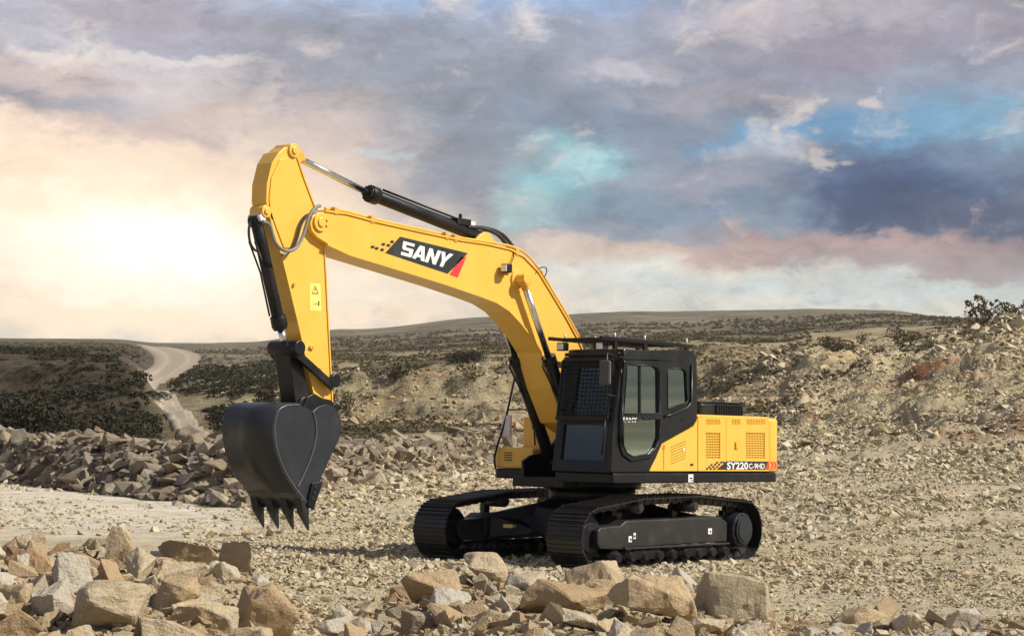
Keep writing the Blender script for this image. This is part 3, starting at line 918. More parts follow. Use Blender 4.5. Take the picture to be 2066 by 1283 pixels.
D_ = scatter(132, bank_pick, lambda d: random.choice((.5, .62, .75, .9))*random.uniform(.8, 1.2)*(1 if d < 64 else 1.15), PR_BROWN,
        'rough brown block in the stone bank beyond the pale road', 'blocks of the stone bank', k=0.5, sink=0.02, tilt=0.32)
def look(its, mid, tones):
    out = []
    for o, px, d, s in its:
        f = o.color[0]; tone = tones[min(int(f*len(tones)), len(tones)-1)]
        out.append((o, px, d, ('large ' if s > mid*1.12 else 'small ' if s < mid*.85 else 'middling ')+tone))
    return out
name_apart(look(A_, .32, ('rusty tan', 'tan', 'sandy')), 'stone', lambda t: 'at the back' if t[2] > 16.2 else 'midway' if t[2] > 13.4 else 'at the bottom', lambda t: 'of the left heap')
name_apart(look(B_, .30, ('tan', 'pale', 'greyish')), 'stone', lambda t: 'on the crest' if t[2] > 16.8 else 'below the crest', lambda t: 'of middle heap before the far track' if t[1] < 1080 else 'of middle heap before the near track')
name_apart(look(C_, .22, ('tan', 'pale')), 'stone', lambda t: 'in the gravel', lambda t: 'along the bottom right edge')
name_apart(look(D_, .68, ('dark brown', 'brown', 'greyish brown')), 'block',
           lambda t: 'in front row' if t[2]-np.interp(t[1], BX, BD) < .9 else 'in middle row' if t[2]-np.interp(t[1], BX, BD) < 2.6 else 'on top',
           lambda t: 'of bank at left edge' if t[1] < 170 else 'of bank under the dirt road' if t[1] < 400 else 'of bank behind the bucket' if t[1] < 690 else 'of bank between bucket and excavator')

# loose stone too small and too many to count: joined
def scree_protos(n, seed):
    out = []
    for i in range(n):
        r = random.Random(seed+i)
        me = rock_mesh('tmp', seed+i, r.choice((7, 8, 9)), (1, r.uniform(.5, .9), r.uniform(.22, .6)), None, 0)
        V = np.array([v.co[:] for v in me.vertices]); Ft = np.array([p.vertices[:] for p in me.polygons])
        bpy.data.meshes.remove(me)
        out.append((V, Ft))
    return out
SP = scree_protos(24, 500)
def scree(name, X, Y, size, label, mat, lift=0.1, tilt=0.45):
    n = len(X)
    Zg = height(X, Y)
    Vs = []; Fs = []; Ts = []; base = 0
    pid = rng.integers(0, len(SP), n)
    for k, (V, Ft) in enumerate(SP):
        ix = np.where(pid == k)[0]
        if len(ix) == 0: continue
        m = len(ix)
        rz = rng.uniform(0, 2*np.pi, m); rx = rng.normal(0, tilt, m); ry = rng.normal(0, tilt, m)
        c, s_ = np.cos(rz), np.sin(rz)
        Rz = np.zeros((m, 3, 3)); Rz[:, 0, 0] = c; Rz[:, 0, 1] = -s_; Rz[:, 1, 0] = s_; Rz[:, 1, 1] = c; Rz[:, 2, 2] = 1
        c, s_ = np.cos(rx), np.sin(rx)
        Rx = np.zeros((m, 3, 3)); Rx[:, 0, 0] = 1; Rx[:, 1, 1] = c; Rx[:, 1, 2] = -s_; Rx[:, 2, 1] = s_; Rx[:, 2, 2] = c
        c, s_ = np.cos(ry), np.sin(ry)
        Ry = np.zeros((m, 3, 3)); Ry[:, 1, 1] = 1; Ry[:, 0, 0] = c; Ry[:, 0, 2] = s_; Ry[:, 2, 0] = -s_; Ry[:, 2, 2] = c
        RR = Rx @ Ry @ Rz
        P = np.einsum('mij,vj->mvi', RR, V)*size[ix][:, None, None]
        P += np.stack([X[ix], Y[ix], Zg[ix]+size[ix]*lift], -1)[:, None, :]
        nv = len(V)
        Vs.append(P.reshape(-1, 3))
        Fs.append((Ft[None]+(base+np.arange(m)*nv)[:, None, None]).reshape(-1, 3))
        Ts.append(np.repeat(rng.uniform(0, 1, m), nv))
        base += m*nv
    me = np_mesh(name, np.vstack(Vs), np.vstack(Fs), mat)
    set_attr(me, 'tint', np.concatenate(Ts))
    o = bpy.data.objects.new(name, me); COL.objects.link(o)
    tag(o, label, None, None, 'stuff')
    return o
def polar_pts(n, p0, p1, d0, d1, pw=1.0):
    """points over a sector of the ground, denser near by"""
    px = rng.uniform(p0, p1, n)
    u = rng.uniform(0, 1, n)
    d = d0*(d1/d0)**(u**pw)
    th = np.arctan((px-1033)/F)
    return CAM[0]+d*(np.cos(th)*HF[0]+np.sin(th)*R0[0]), CAM[1]+d*(np.cos(th)*HF[1]+np.sin(th)*R0[1]), px, d
def keep_off(X, Y, S_):
    """not under the machine's tracks"""
    k = ~((np.abs(X) < 2.3) & (np.abs(Y) > 0.75) & (np.abs(Y) < 1.62) & (S_ > 0.06))
    return k
M['scree_brown'] = rock_mat('bank_stone_chips', BROWN, attr=True, scale=1.5)
M['scree_tan'] = rock_mat('heap_stone_chips', TAN, attr=True, scale=4)
# lesser stones of the front heaps, beyond the ones set singly
X, Y, px, d = polar_pts(4600, -80, 1570, 10.5, 18.8)
k = np.interp(px, MX, MZ) > .2
scree('heap_stones', X[k], Y[k], (np.exp(rng.normal(0, .4, len(X)))*.115)[k], 'smaller broken stones between the rocks of the foreground heaps', M['scree_tan'], .12, .6)
# quarry floor and slope on the right
X, Y, px, d = polar_pts(125000, 380, 2120, 17, 95)
sz = np.exp(np.clip(rng.normal(0, .5, len(X)), -1.2, 1.15))*np.where(fbm(X/3.5, Y/3.5, 4, 95) > .03, .92, .66)*np.interp(d, [17, 25, 40, 60, 95], [.048, .066, .10, .15, .23])
lf = (px < 530+rng.normal(0, 28, len(X))+(d-34)*1.5) & (d > 33.5+rng.normal(0, 1.2, len(X)))
bare = (fbm(X/4.5, Y/4.5, 4, 99) < -.16) & (rng.uniform(0, 1, len(X)) < .7) & (sz > np.interp(d, [17, 95], [.03, .1]))
k = keep_off(X, Y, sz) & ~lf & ~bare
scree('rubble', X[k], Y[k], sz[k], 'broken tan stone covering the quarry floor', M['scree'])
X, Y, px, d = polar_pts(46000, 1540, 2150, 78, 215)
sz = np.exp(rng.normal(0, .55, len(X)))*np.interp(d, [80, 210], [.15, .33])*np.where(fbm(X/9, Y/9, 4, 91) > .0, 1.0, .55)
scree('slope_rubble', X, Y, sz, 'loose stone lying on the quarry slope at right', M['scree'])
# sparse gravel on the pale road, broken stone on the quarry face
px = rng.uniform(-80, 560, 5200); d = 33+42*rng.uniform(0, 1, 5200)**1.3
k = (d < np.interp(px, BX, BD)-.3) & (fbm(px/90, d/2.2, 4, 97) > -.02); px, d = px[k], d[k]
th = np.arctan((px-1033)/F)
scree('road_gravel', CAM[0]+d*(np.cos(th)*HF[0]+np.sin(th)*R0[0]), CAM[1]+d*(np.cos(th)*HF[1]+np.sin(th)*R0[1]), np.exp(rng.normal(0, .5, len(px)))*.07*d/45, 'loose gravel scattered on the pale road', M['scree'])
X, Y, px, d = polar_pts(9000, 560, 1660, 150, 225)
scree('cliff_rubble', X, Y, np.exp(rng.normal(0, .5, len(X)))*.34, 'fallen brown stone on the quarry faces behind the excavator', M['scree_tan'], .1, .5)
# chips in the front heaps
X, Y, px, d = polar_pts(14000, -80, 2140, 10.5, 20)
mz = np.interp(px, MX, MZ)
sz = np.exp(rng.normal(0, .7, len(X)))*.045
scree('heap_chips', X, Y, sz, 'small stone chips filling the foreground heaps', M['scree_tan'])
px = rng.uniform(-60, 1060, 5200); bd = np.interp(px, BX, BD); d = bd+rng.uniform(-1.2, 8, len(px)); th = np.arctan((px-1033)/F)
X = CAM[0]+d*(np.cos(th)*HF[0]+np.sin(th)*R0[0]); Y = CAM[1]+d*(np.cos(th)*HF[1]+np.sin(th)*R0[1])
scree('bank_rubble', X, Y, np.exp(rng.normal(0, .35, len(px)))*.40, 'smaller brown stones packed between blocks of the bank', M['scree_brown'], 0.15, .35)

# ------------------------------------------------------------------ plants
def leaf_mat(name, a, b_, c_):
    m, n, b = new_mat(name)
    at = n.n('ShaderNodeAttribute', attribute_name='tint').outputs['Fac']
    rnd = n.n('ShaderNodeObjectInfo').outputs['Random']
    c = n.mix(n.rng(at, 0, 1, kind='LINEAR'), a, b_)
    c = n.mix(n.math('MULTIPLY', rnd, 0.6), c, c_)
    n.link(c, b.inputs['Base Color']); b.inputs['Roughness'].default_value = 0.8
    b.inputs['Specular IOR Level'].default_value = 0.15
    return m
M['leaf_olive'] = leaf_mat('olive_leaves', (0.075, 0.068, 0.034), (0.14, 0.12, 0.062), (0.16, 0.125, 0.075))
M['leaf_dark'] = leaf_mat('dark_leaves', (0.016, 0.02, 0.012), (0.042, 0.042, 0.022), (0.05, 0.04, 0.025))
M['twig'] = paint('twig_bark', (0.11, 0.08, 0.055), 0.9)
def leaves_arrays(n, rx, rz, leaf, seed, lumps=6):
    g = np.random.default_rng(seed)
    L = np.stack([g.uniform(-.6, .6, lumps)*rx, g.uniform(-.6, .6, lumps)*rx, g.uniform(.25, .8, lumps)*rz], -1)
    lr = g.uniform(.3, .6, lumps)
    k = g.integers(0, lumps, n)
    dirs = g.normal(0, 1, (n, 3)); dirs /= np.linalg.norm(dirs, axis=1)[:, None]
    c = L[k]+dirs*(lr[k]*g.uniform(.5, 1.0, n)**.5)[:, None]*np.array([rx, rx, rz*.75])
    c[:, 2] = np.abs(c[:, 2])
    a = g.normal(0, 1, (n, 3)); a /= np.linalg.norm(a, axis=1)[:, None]
    b = np.cross(a, g.normal(0, 1, (n, 3))); b /= np.linalg.norm(b, axis=1)[:, None]
    s = leaf*g.uniform(.6, 1.5, n)[:, None]
    V = np.stack([c-a*s, c+b*s*.5, c+a*s, c-b*s*.5], 1).reshape(-1, 3)
    Fq = np.arange(4*n).reshape(n, 4)
    return V, Fq, np.repeat(g.uniform(0, 1, n), 4)
def bush_proto(seed, mat, n=260, rx=1.0, rz=1.0, leaf=.11):
    V, Fq, T = leaves_arrays(n, rx, rz, leaf, seed)
    me = np_mesh('crown', V, Fq, mat); set_attr(me, 'tint', T)
    st = MB()
    r = random.Random(seed)
    for k in range(4):
        st.cyl((0, 0, -.15), (r.uniform(-.5, .5)*rx, r.uniform(-.5, .5)*rx, rz*r.uniform(.5, .8)), .045, .012, 5, False)
    return me, st.mesh('stem', M['twig'])
BP = [bush_proto(40+i, M['leaf_olive'], rx=1+.3*(i % 2), rz=1.0+.25*(i % 3)) for i in range(4)]
BD_ = [bush_proto(60+i, M['leaf_dark'], rx=1.2, rz=.9+.3*(i % 2)) for i in range(3)]
BIG = bush_proto(80, M['leaf_dark'], 1500, 1.2, 1.0, .05); BIGO = bush_proto(81, M['leaf_olive'], 1500, 1.2, 1.0, .05)
BUSHES = {}
def bush(px, d, size, pr, label, group=None, name='bush'):
    x, y = place(px, d); z = float(height(np.array([x]), np.array([y]))[0])
    o = empty(name, (x, y, z))
    tag(o, label, 'bush', group)
    o.scale = (size, size, size*random.uniform(.8, 1.15)); o.rotation_euler = (0, 0, random.uniform(0, 6.28))
    BUSHES.setdefault(group, []).append((o, px, d, ('large' if size > 1.35 else 'small' if size < 1.0 else 'middling')))
    for nm, me in zip(('crown', 'stem'), pr):
        c = bpy.data.objects.new(nm, me); COL.objects.link(c); c.parent = o
    return o
bush(940, 230, 1.9, BIG, 'dark rounded bush on the cliff top left of the boom')
bush(920, 232, 1.5, BIG, 'lower dark bush adjoining the rounded one on the cliff top')
bush(40, 118, 2.9, BIG, 'tall dark bush in the shaded valley at the left edge')
bush(72, 120, 2.4, BIG, 'second dark bush right of the tall one by the left edge')
bush(318, 228, 1.6, BIG, 'dark bush at the bend of the dirt road')
bush(1692, 190, 2.0, BIGO, 'green bush on the skyline of the slope right of the engine cover')
bush(1832, 205, 2.3, BIGO, 'rounded green tree like bush on the crest at right')
bush(1980, 190, 2.2, BP[2], 'olive bush near the right end of the crest')
bush(2060, 195, 2.6, BIGO, 'large olive bush at the right edge of the crest')
bush(1520, 118, 1.1, BP[1], 'small grey green shrub behind the engine cover')
for i in range(44):
    px = random.uniform(690, 1600); d = random.choice((random.uniform(192, 206), random.uniform(206, 300)))
    bush(px, d, random.uniform(.7, 1.7), random.choice(BP), 'scrubby bush on the quarry cliff behind the excavator', 'bushes on the quarry cliff')
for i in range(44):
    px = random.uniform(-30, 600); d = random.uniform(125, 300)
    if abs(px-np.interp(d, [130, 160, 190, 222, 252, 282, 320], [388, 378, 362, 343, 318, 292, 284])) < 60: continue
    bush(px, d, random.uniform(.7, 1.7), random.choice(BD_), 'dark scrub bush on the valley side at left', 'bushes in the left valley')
for i in range(30):
    px = random.uniform(1640, 2080); d = random.uniform(170, 260)
    bush(px, d, random.uniform(.5, 1.1), random.choice(BP), 'pale olive bush on the crest of the right slope', 'bushes on the right crest')
name_apart(BUSHES['bushes on the quarry cliff'], 'scrubby bush', lambda t: 'on the cliff face' if t[2] < 206 else 'on ground above the cliff', lambda t: 'left of the boom' if t[1] < 1010 else 'behind cab and boom' if t[1] < 1410 else 'right of the cab')
name_apart(BUSHES['bushes in the left valley'], 'dark scrub bush', lambda t: 'low in valley' if t[2] < 190 else 'high on valley side', lambda t: 'left of the dirt road' if t[1] < 330 else 'right of the dirt road')
name_apart(BUSHES['bushes on the right crest'], 'pale olive bush', lambda t: 'near the crest' if t[2] < 210 else 'beyond the crest', lambda t: 'of the right slope')
# scrub beyond counting
def scrub(n, picker, label, mat, name, smin, smax):
    Vs = []; Fs = []; Ts = []; b = 0
    PRO = [leaves_arrays(26, 1.0, .8, .3, 900+i, 3) for i in range(8)]
    P = picker(n)
    zz = height(P[:, 0], P[:, 1])
    for i in range(n):
        V, Fq, T = PRO[i % 8]
        s = rng.uniform(smin, smax)*P[i, 2]; an = rng.uniform(0, 6.28)
        c, s2 = math.cos(an), math.sin(an)
        W = np.stack([V[:, 0]*c-V[:, 1]*s2, V[:, 0]*s2+V[:, 1]*c, V[:, 2]], -1)*s+np.array([P[i, 0], P[i, 1], zz[i]])
        Vs.append(W); Fs.append(Fq+b); b += len(V); Ts.append(T*0.5+rng.uniform(0, .5))
    me = np_mesh(name, np.vstack(Vs), np.vstack(Fs), mat); set_attr(me, 'tint', np.concatenate(Ts))
    o = bpy.data.objects.new(name, me); COL.objects.link(o)
    tag(o, label, None, None, 'stuff')
def pick_scrub(p0, p1, d0, d1):
    def f(n):
        X, Y, px, d = polar_pts(n*6, p0, p1, d0, d1)
        m = (fbm(X/14, Y/14, 5, 71)+rng.normal(0, .12, len(X))) > 0.02
        rd = np.interp(d, [130, 160, 190, 222, 252, 282, 320, 372, 440, 540, 690, 900], [388, 378, 362, 343, 318, 292, 284, 302, 330, 352, 352, 330])
        m &= np.abs(px-rd) > 55
        ix = np.where(m)[0][:n]
        if len(ix) < n: ix = np.resize(ix, n)
        return np.stack([X[ix], Y[ix], np.interp(d[ix], [100, 300, 1500], [.6, 1.1, 4.5])], -1)
    return f
scrub(11000, pick_scrub(480, 1640, 115, 520), 'low scrub growing over the quarry cliff', M['leaf_olive'], 'scrub', .15, .5)
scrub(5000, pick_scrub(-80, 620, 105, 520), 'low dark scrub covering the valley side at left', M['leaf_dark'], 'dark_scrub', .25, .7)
scrub(4500, pick_scrub(-80, 2140, 430, 900), 'distant scrub dotting the far hills', M['leaf_olive'], 'distant_scrub', .15, .5)
scrub(1200, pick_scrub(1600, 2140, 150, 300), 'sparse scrub along the crest of the right slope', M['leaf_olive'], 'crest_scrub', .2, .55)
# ------------------------------------------------------------------ the excavator
EX = tag(empty('excavator', (0, 0, 0)), 'yellow and black crawler excavator standing on rubble with its bucket lowered', 'excavator')
def part(mb, name, mat, parent=None, bevel=0.0, label=None, seg=2):
    o = mb.build(name, M[mat], parent or EX, bevel, seg)
    if label: o['label'] = label
    return o
def L(pts, Y): return [xz(a, b, Y) for a, b in pts]
def strip(pts, th):
    """outline of a thin plate following a line of (x, z) points, th thick to its left"""
    out = []
    n = len(pts)
    for i in range(n):
        a = Vector(pts[max(i-1, 0)]); b = Vector(pts[min(i+1, n-1)])
        d = (b-a).normalized()
        out.append((pts[i][0]-d.y*th, pts[i][1]+d.x*th))
    return list(pts)+out[::-1]
def arc(cx, cz, r, a0, a1, n=12):
    return [(cx+r*math.cos(R(a0+(a1-a0)*k/n)), cz+r*math.sin(R(a0+(a1-a0)*k/n))) for k in range(n+1)]
def disc(mb, x, z, r, y0, y1, seg=20, r2=None):
    return mb.cyl((x, y0, z), (x, y1, z), r, r2, seg)
XY = lambda a, b, c: (a, b, c)      # outline in plan, carried up

# ---------- undercarriage
YN, YF = 1.495, 0.895
def track_path():
    pts = []
    for cx, cz, r in ((1.73, .405, .385), (-1.73, .43, .40), (.75, .80, .10), (-.55, .82, .10), (1.45, .13, .11), (-1.42, .13, .11)):
        for k in range(60):
            a = 2*math.pi*k/60
            pts.append((cx+r*math.cos(a), cz+r*math.sin(a)))
    pts = sorted(set(pts))
    def half(P):
        h = []
        for p in P:
            while len(h) > 1 and (h[-1][0]-h[-2][0])*(p[1]-h[-2][1])-(h[-1][1]-h[-2][1])*(p[0]-h[-2][0]) <= 0: h.pop()
            h.append(p)
        return h
    lo = half(pts); up = half(pts[::-1])
    hull = lo[:-1]+up[:-1]
    n = len(hull)
    seg = [math.dist(hull[i], hull[(i+1) % n]) for i in range(n)]
    tot = sum(seg)
    def at(s):
        s %= tot
        for i in range(n):
            if s <= seg[i]:
                t = s/seg[i]; a, b = hull[i], hull[(i+1) % n]
                return (a[0]+(b[0]-a[0])*t, a[1]+(b[1]-a[1])*t)
            s -= seg[i]
        return hull[0]
    return at, tot
TP, TT = track_path()
NSHOE = 51
pitch = TT/NSHOE
sh = MB()
prof = [(-pitch*.53, .0), (pitch*.50, .0), (pitch*.50, .014), (pitch*.40, .016), (pitch*.385, .042), (pitch*.32, .042), (pitch*.30, .016),
        (pitch*.04, .016), (pitch*.03, .036), (-pitch*.03, .036), (-pitch*.04, .016), (-pitch*.30, .016), (-pitch*.315, .036), (-pitch*.37, .036), (-pitch*.39, .016), (-pitch*.53, .018)]
sh.prism(prof, -.30, .30, fn=lambda a, b, c: (a, c, b))
SHOE = sh.mesh('track_shoe', M['track'])
def make_track(side):
    yc = side*(YN+YF)/2
    ch = MB()
    N = 170
    ring = [TP(TT*k/N) for k in range(N)]
    for k in range(N):       # chain: two rows of links
        a, b = ring[k], ring[(k+1) % N]
        d = Vector((b[0]-a[0], b[1]-a[1])).normalized(); nx, nz = -d.y, d.x
        for oy in (-.085, .085):
            ph = .085 if k % 3 else .065
            q = [(a[0], a[1]), (b[0], b[1]), (b[0]+nx*ph, b[1]+nz*ph), (a[0]+nx*ph, a[1]+nz*ph)]
            ch.prism(q, yc+oy-.03, yc+oy+.03)
    for k in range(NSHOE):
        p = TP(pitch*k+pitch*.5); p2 = TP(pitch*k+pitch*.5+.01); d = Vector((p2[0]-p[0], p2[1]-p[1])).normalized(); c0 = (p[0]-d.y*.04, p[1]+d.x*.04)
        disc(ch, c0[0], c0[1], .028, yc-.13, yc+.13, 8)
    belt = part(ch, 'crawler_track', 'track', EX)
    for k in range(NSHOE):
        p = TP(pitch*k); q = TP(pitch*k+.02); o_ = TP(pitch*k-.02)
        d = Vector((q[0]-o_[0], q[1]-o_[1])).normalized()
        o = bpy.data.objects.new('track_shoe', SHOE); COL.objects.link(o); o.parent = belt
        ex = Vector((d.x, 0, d.y)); ez = Vector((d.y, 0, -d.x)); ey = ez.cross(ex)
        o.matrix_local = Matrix(((ex.x, ey.x, ez.x, p[0]), (ex.y, ey.y, ez.y, yc), (ex.z, ey.z, ez.z, p[1]), (0, 0, 0, 1)))
    # frame beam with rollers
    yo = side*1.40; yi = side*.99
    a, b = sorted((yo, yi))
    beam = MB().prism([(-1.38, .27), (1.12, .25), (1.18, .34), (1.18, .56), (1.05, .62), (-1.2, .63), (-1.38, .55)], a, b)
    fr = part(beam, 'track_frame', 'frame', EX, .02)
    g = MB().prism([(1.16, .24), (1.66, .26), (1.72, .34), (1.72, .50), (1.66, .54), (1.16, .56)], min(side*1.02, side*1.43), max(side*1.02, side*1.43))
    part(g, 'idler_guard', 'frame', fr, .015)
    lipm = MB().box(-1.36, 1.14, min(side*1.40, side*1.46), max(side*1.40, side*1.46), .235, .262)
    part(lipm, 'frame_lip', 'frame', fr, .006)
    for x in (.62, -.55):
        gd = MB().box(x-.28, x+.28, min(side*1.405, side*1.425), max(side*1.405, side*1.425), .09, .22)
        part(gd, 'track_guide', 'black', fr, .01)
    for i in range(9):
        x = 1.28-i*.32
        r = MB(); disc(r, x, .135, .10, yc-.2, yc+.2, 16); disc(r, x, .135, .065, yc-.27, yc+.27, 14)
        part(r, 'track_roller', 'black', fr)
    for x in (.75, -.55):
        r = MB(); disc(r, x, .79, .085, yc-.14, yc+.2, 16); disc(r, x, .79, .055, yc-.2, yc+.235, 14); r.box(x-.06, x+.06, yc-.22, yc-.14, .55, .80)
        part(r, 'carrier_roller', 'frame', fr)
    r = MB(); disc(r, 1.73, .405, .31, yc-.06, yc+.06, 32); disc(r, 1.73, .405, .20, yc-.13, yc+.13, 24)
    part(r, 'idler_wheel', 'black', fr, .01)
    teeth = []
    for k in range(21):
        a0 = 2*math.pi*k/21
        teeth += [(-1.73+math.cos(a0+da)*rr, .43+math.sin(a0+da)*rr) for da, rr in ((-.10, .295), (-.045, .345), (.045, .345), (.10, .295))]
    r = MB().prism(teeth, yc-.04, yc+.04)
    sp = part(r, 'sprocket', 'black', fr)
    r = MB(); disc(r, -1.73, .43, .25, yc, side*1.43, 32); disc(r, -1.73, .43, .205, side*1.43, side*1.47, 32); disc(r, -1.73, .43, .17, side*1.47, side*1.485, 28)
    for k in range(12):
        a0 = math.pi*k/6
        disc(r, -1.73+.228*math.cos(a0), .43+.228*math.sin(a0), .014, side*1.43, side*1.445, 6)
    part(r, 'final_drive', 'bucket', fr, .008)
    return fr
frn = make_track(1)
frf = make_track(-1)
t = MB().box(.93, 1.00, 1.401, 1.405, .33, .41); t.box(.84, .89, 1.401, 1.405, .37, .45); t.box(-.98, -.89, 1.401, 1.405, .39, .47)
part(t, 'warning_sticker', 'white', frn)
t = MB()
for (x0, z0, z1) in ((.94, .35, .38), (.85, .39, .42), (-.96, .41, .44)): t.box(x0, x0+.035, 1.4055, 1.407, z0, z1)
part(t, 'sticker_print', 'decalblack', frn)
t = MB().prism([(1.7, .42), (1.2, .50), (1.18, .56), (1.7, .47)], .74, .89); part(t, 'idler_yoke', 'black', frn, .01)
# X shaped car body between the tracks
cb = MB().prism([(.75, .34), (.62, .72), (.3, .86), (-.6, .86), (-.95, .72), (-1.05, .34)], -.55, .55)
for s1 in (1, -1):
    for s2 in (1, -1):
        cb.add([(s1*.3-.1, s2*.4, .82), (s1*.75-.1, s2*.35, .36), (s1*1.2-.1, s2*1.02, .27), (s1*1.2-.1, s2*1.02, .62), (s1*.62-.1, s2*1.02, .70), (s1*.3-.1, s2*.5, .84)],
               [(0, 1, 2, 3), (0, 3, 4, 5), (0, 5, 4, 1), (1, 4, 3, 2)])
cbo = part(cb, 'car_body', 'black', EX, .02)
t = MB()
t.bar((1.06, -.60, .46), (.98, -.60, .46), .02, .03); t.bar((1.10, -.72, .46), (1.06, -.58, .46), .02, .05)
part(t, 'tow_hook', 'paleyellow', cbo)
t = MB(); disc(t, 0, 0, .01, 0, .01)
ring = MB().cyl((0, 0, .84), (0, 0, 1.0), .62, .62, 48).cyl((0, 0, 1.0), (0, 0, 1.12), .70, .70, 48)
part(ring, 'slewing_bearing', 'black', EX)

# ---------- upper deck, hood and counterweight
Xr = onY(1576, 960, 1.36).x
def deck_outline(off=0.0, xr=None):
    xr = xr or Xr
    p = [(1.30, .36), (1.30, 1.36+off)]
    p += [(xr+.20+.20*math.cos(R(a)), 1.16+off+.20*math.sin(R(a))) for a in range(90, 181, 10)]
    p += [(xr-.10, 0)]
    p += [(xr+.20+.20*math.cos(R(a)), -1.16-off+.20*math.sin(R(a))) for a in range(180, 271, 10)]
    p += [(.55, -1.36-off), (.62, -1.28), (.62, -.60), (.35, -.58), (.35, .33)]
    return p
dk = MB().prism(deck_outline(), 1.115, 1.255, fn=XY)
deck = part(dk, 'deck_frame', 'black', EX, .02)
t = MB().box(-.56, -.44, 1.3605, 1.364, 1.125, 1.235); part(t, 'deck_sticker', 'white', deck)
t = MB().box(-.54, -.47, 1.3645, 1.366, 1.17, 1.19); t.box(-.55, -.50, 1.3645, 1.366, 1.14, 1.155); part(t, 'sticker_print', 'decalblack', deck)
# front bracket carrying the boom foot and the boom cylinder bases
t = MB()
for yy in (-.53, .18):
    t.prism([(-.35, 1.25), (.95, 1.12), (.97, 1.38), (.80, 1.46), (.45, 1.50), (.12, 1.78), (-.30, 1.7)], yy, yy+.05)
t.box(.55, 1.0, -.66, .26, 1.02, 1.16)
part(t, 'boom_bracket', 'black', deck, .012)
HB, HT = 1.258, onY(1490, 840, 1.36).z
xh0 = onY(1408, 900, 1.36).x       # hood front
xc0 = onY(1552, 900, 1.36).x       # counterweight front
hd = MB().prism([(xh0+.0, -1.30), (xh0, 1.325), (xc0, 1.325), (xc0, -1.30)], HB, HT-.03, fn=XY)
hood = part(hd, 'engine_housing', 'hole', EX)
tp = MB().prism([(xh0-.004, -1.34), (xh0-.004, 1.345), (xc0+.004, 1.345), (xc0+.004, -1.34)], HT-.03, HT+.012, fn=XY)
part(tp, 'hood_top', 'yellow', hood, .025)
def slots(p0, p1, n, ytop, ybot, w, slant):
    out = []
    for k in range(n):
        x = p0+(p1-p0)*(k+.5)/n
        out.append([(x-w/2, ytop), (x+w/2, ytop), (x+w/2+slant, ybot), (x-w/2+slant, ybot)])
    return out
G1 = (1424, 1453, 872, 925)
G2 = (1505, 1543, 872, 925)
def side_panel(p0, p1, y0, y1, rows, gr):
    """flat door built in bands: top, slotted band, middle, band with the grille opening, foot"""
    mb = MB()
    def q(a, b, c, d): mb.prism(L([(a, c), (b, c), (b, d), (a, d)], 1.36), 1.328, 1.36)
    q(p0, p1, y0, 845); q(p0, p1, 856, gr[2]); q(p0, p1, gr[3], y1)
    q(p0, gr[0], gr[2], gr[3]); q(gr[1], p1, gr[2], gr[3])
    edge = [(p0, p0)]
    for (a, b, n, sl) in rows:
        for k in range(n):
            x = a+(b-a)*(k+.5)/n
            edge.append((x-.75, x-.75+sl)); edge.append((x+.75, x+.75+sl))
    edge.append((p1, p1))
    for k in range(0, len(edge), 2):
        (a, c), (b, d) = edge[k], edge[k+1]
        mb.prism(L([(a, 845), (b, 845), (d, 856), (c, 856)], 1.36), 1.328, 1.36)
    return part(mb, 'side_panel', 'yellow', hood)
pa = side_panel(1408.8, 1464.6, 841.0, 949.5, [(1424, 1453, 10, 1.5)], G1)
pb = side_panel(1465.4, 1551.4, 841.6, 949.5, [(1476, 1494, 6, 1.0), (1505, 1543, 12, 1.5)], G2)
for pan, G in ((pa, G1), (pb, G2)):
    q = L([(G[0], G[2]), (G[1], G[2]), (G[1], G[3]), (G[0], G[3])], 1.355); x0, x1 = q[1][0], q[0][0]; z1, z0 = q[0][1], q[2][1]
    lt = MB()
    nx = int((x1-x0)/.040); nz = int((z1-z0)/.034)
    for i in range(nx+1):
        x = x0+(x1-x0)*i/nx; lt.box(x-.008, x+.008, 1.335, 1.350, z0, z1)
    for j in range(nz+1):
        z = z0+(z1-z0)*j/nz; lt.box(x0, x1, 1.337, 1.352, z-.007, z+.007)
    g = part(lt, 'perforated_grille', 'yellow', pan); g['kind'] = 'stuff'
# latch with its recess
q = L([(1481, 889), (1490, 889), (1490, 906), (1481, 906)], 1.362)
t = MB().prism(q, 1.3605, 1.364); part(t, 'latch_recess', 'yellow_edge', pb)
q = L([(1484, 891), (1487.5, 891), (1487.5, 904), (1484, 904)], 1.37)
t = MB().prism(q, 1.364, 1.385); part(t, 'latch_handle', 'yellow', pb, .006)
# counterweight with rounded tail
cwt = [(xc0-.006, 1.352)]
cwt += [(Xr+.16+.16*math.cos(R(a)), 1.192+.16*math.sin(R(a))) for a in range(90, 181, 9)]
cwt += [(Xr-.13, .3), (Xr-.13, -.3)]
cwt += [(Xr+.16+.16*math.cos(R(a)), -1.192+.16*math.sin(R(a))) for a in range(180, 271, 9)]
cwt += [(xc0-.006, -1.352)]
cwo = part(MB().prism(cwt, HB, HT-.005, fn=XY, smooth=True), 'counterweight', 'yellow', EX, .05, seg=4)
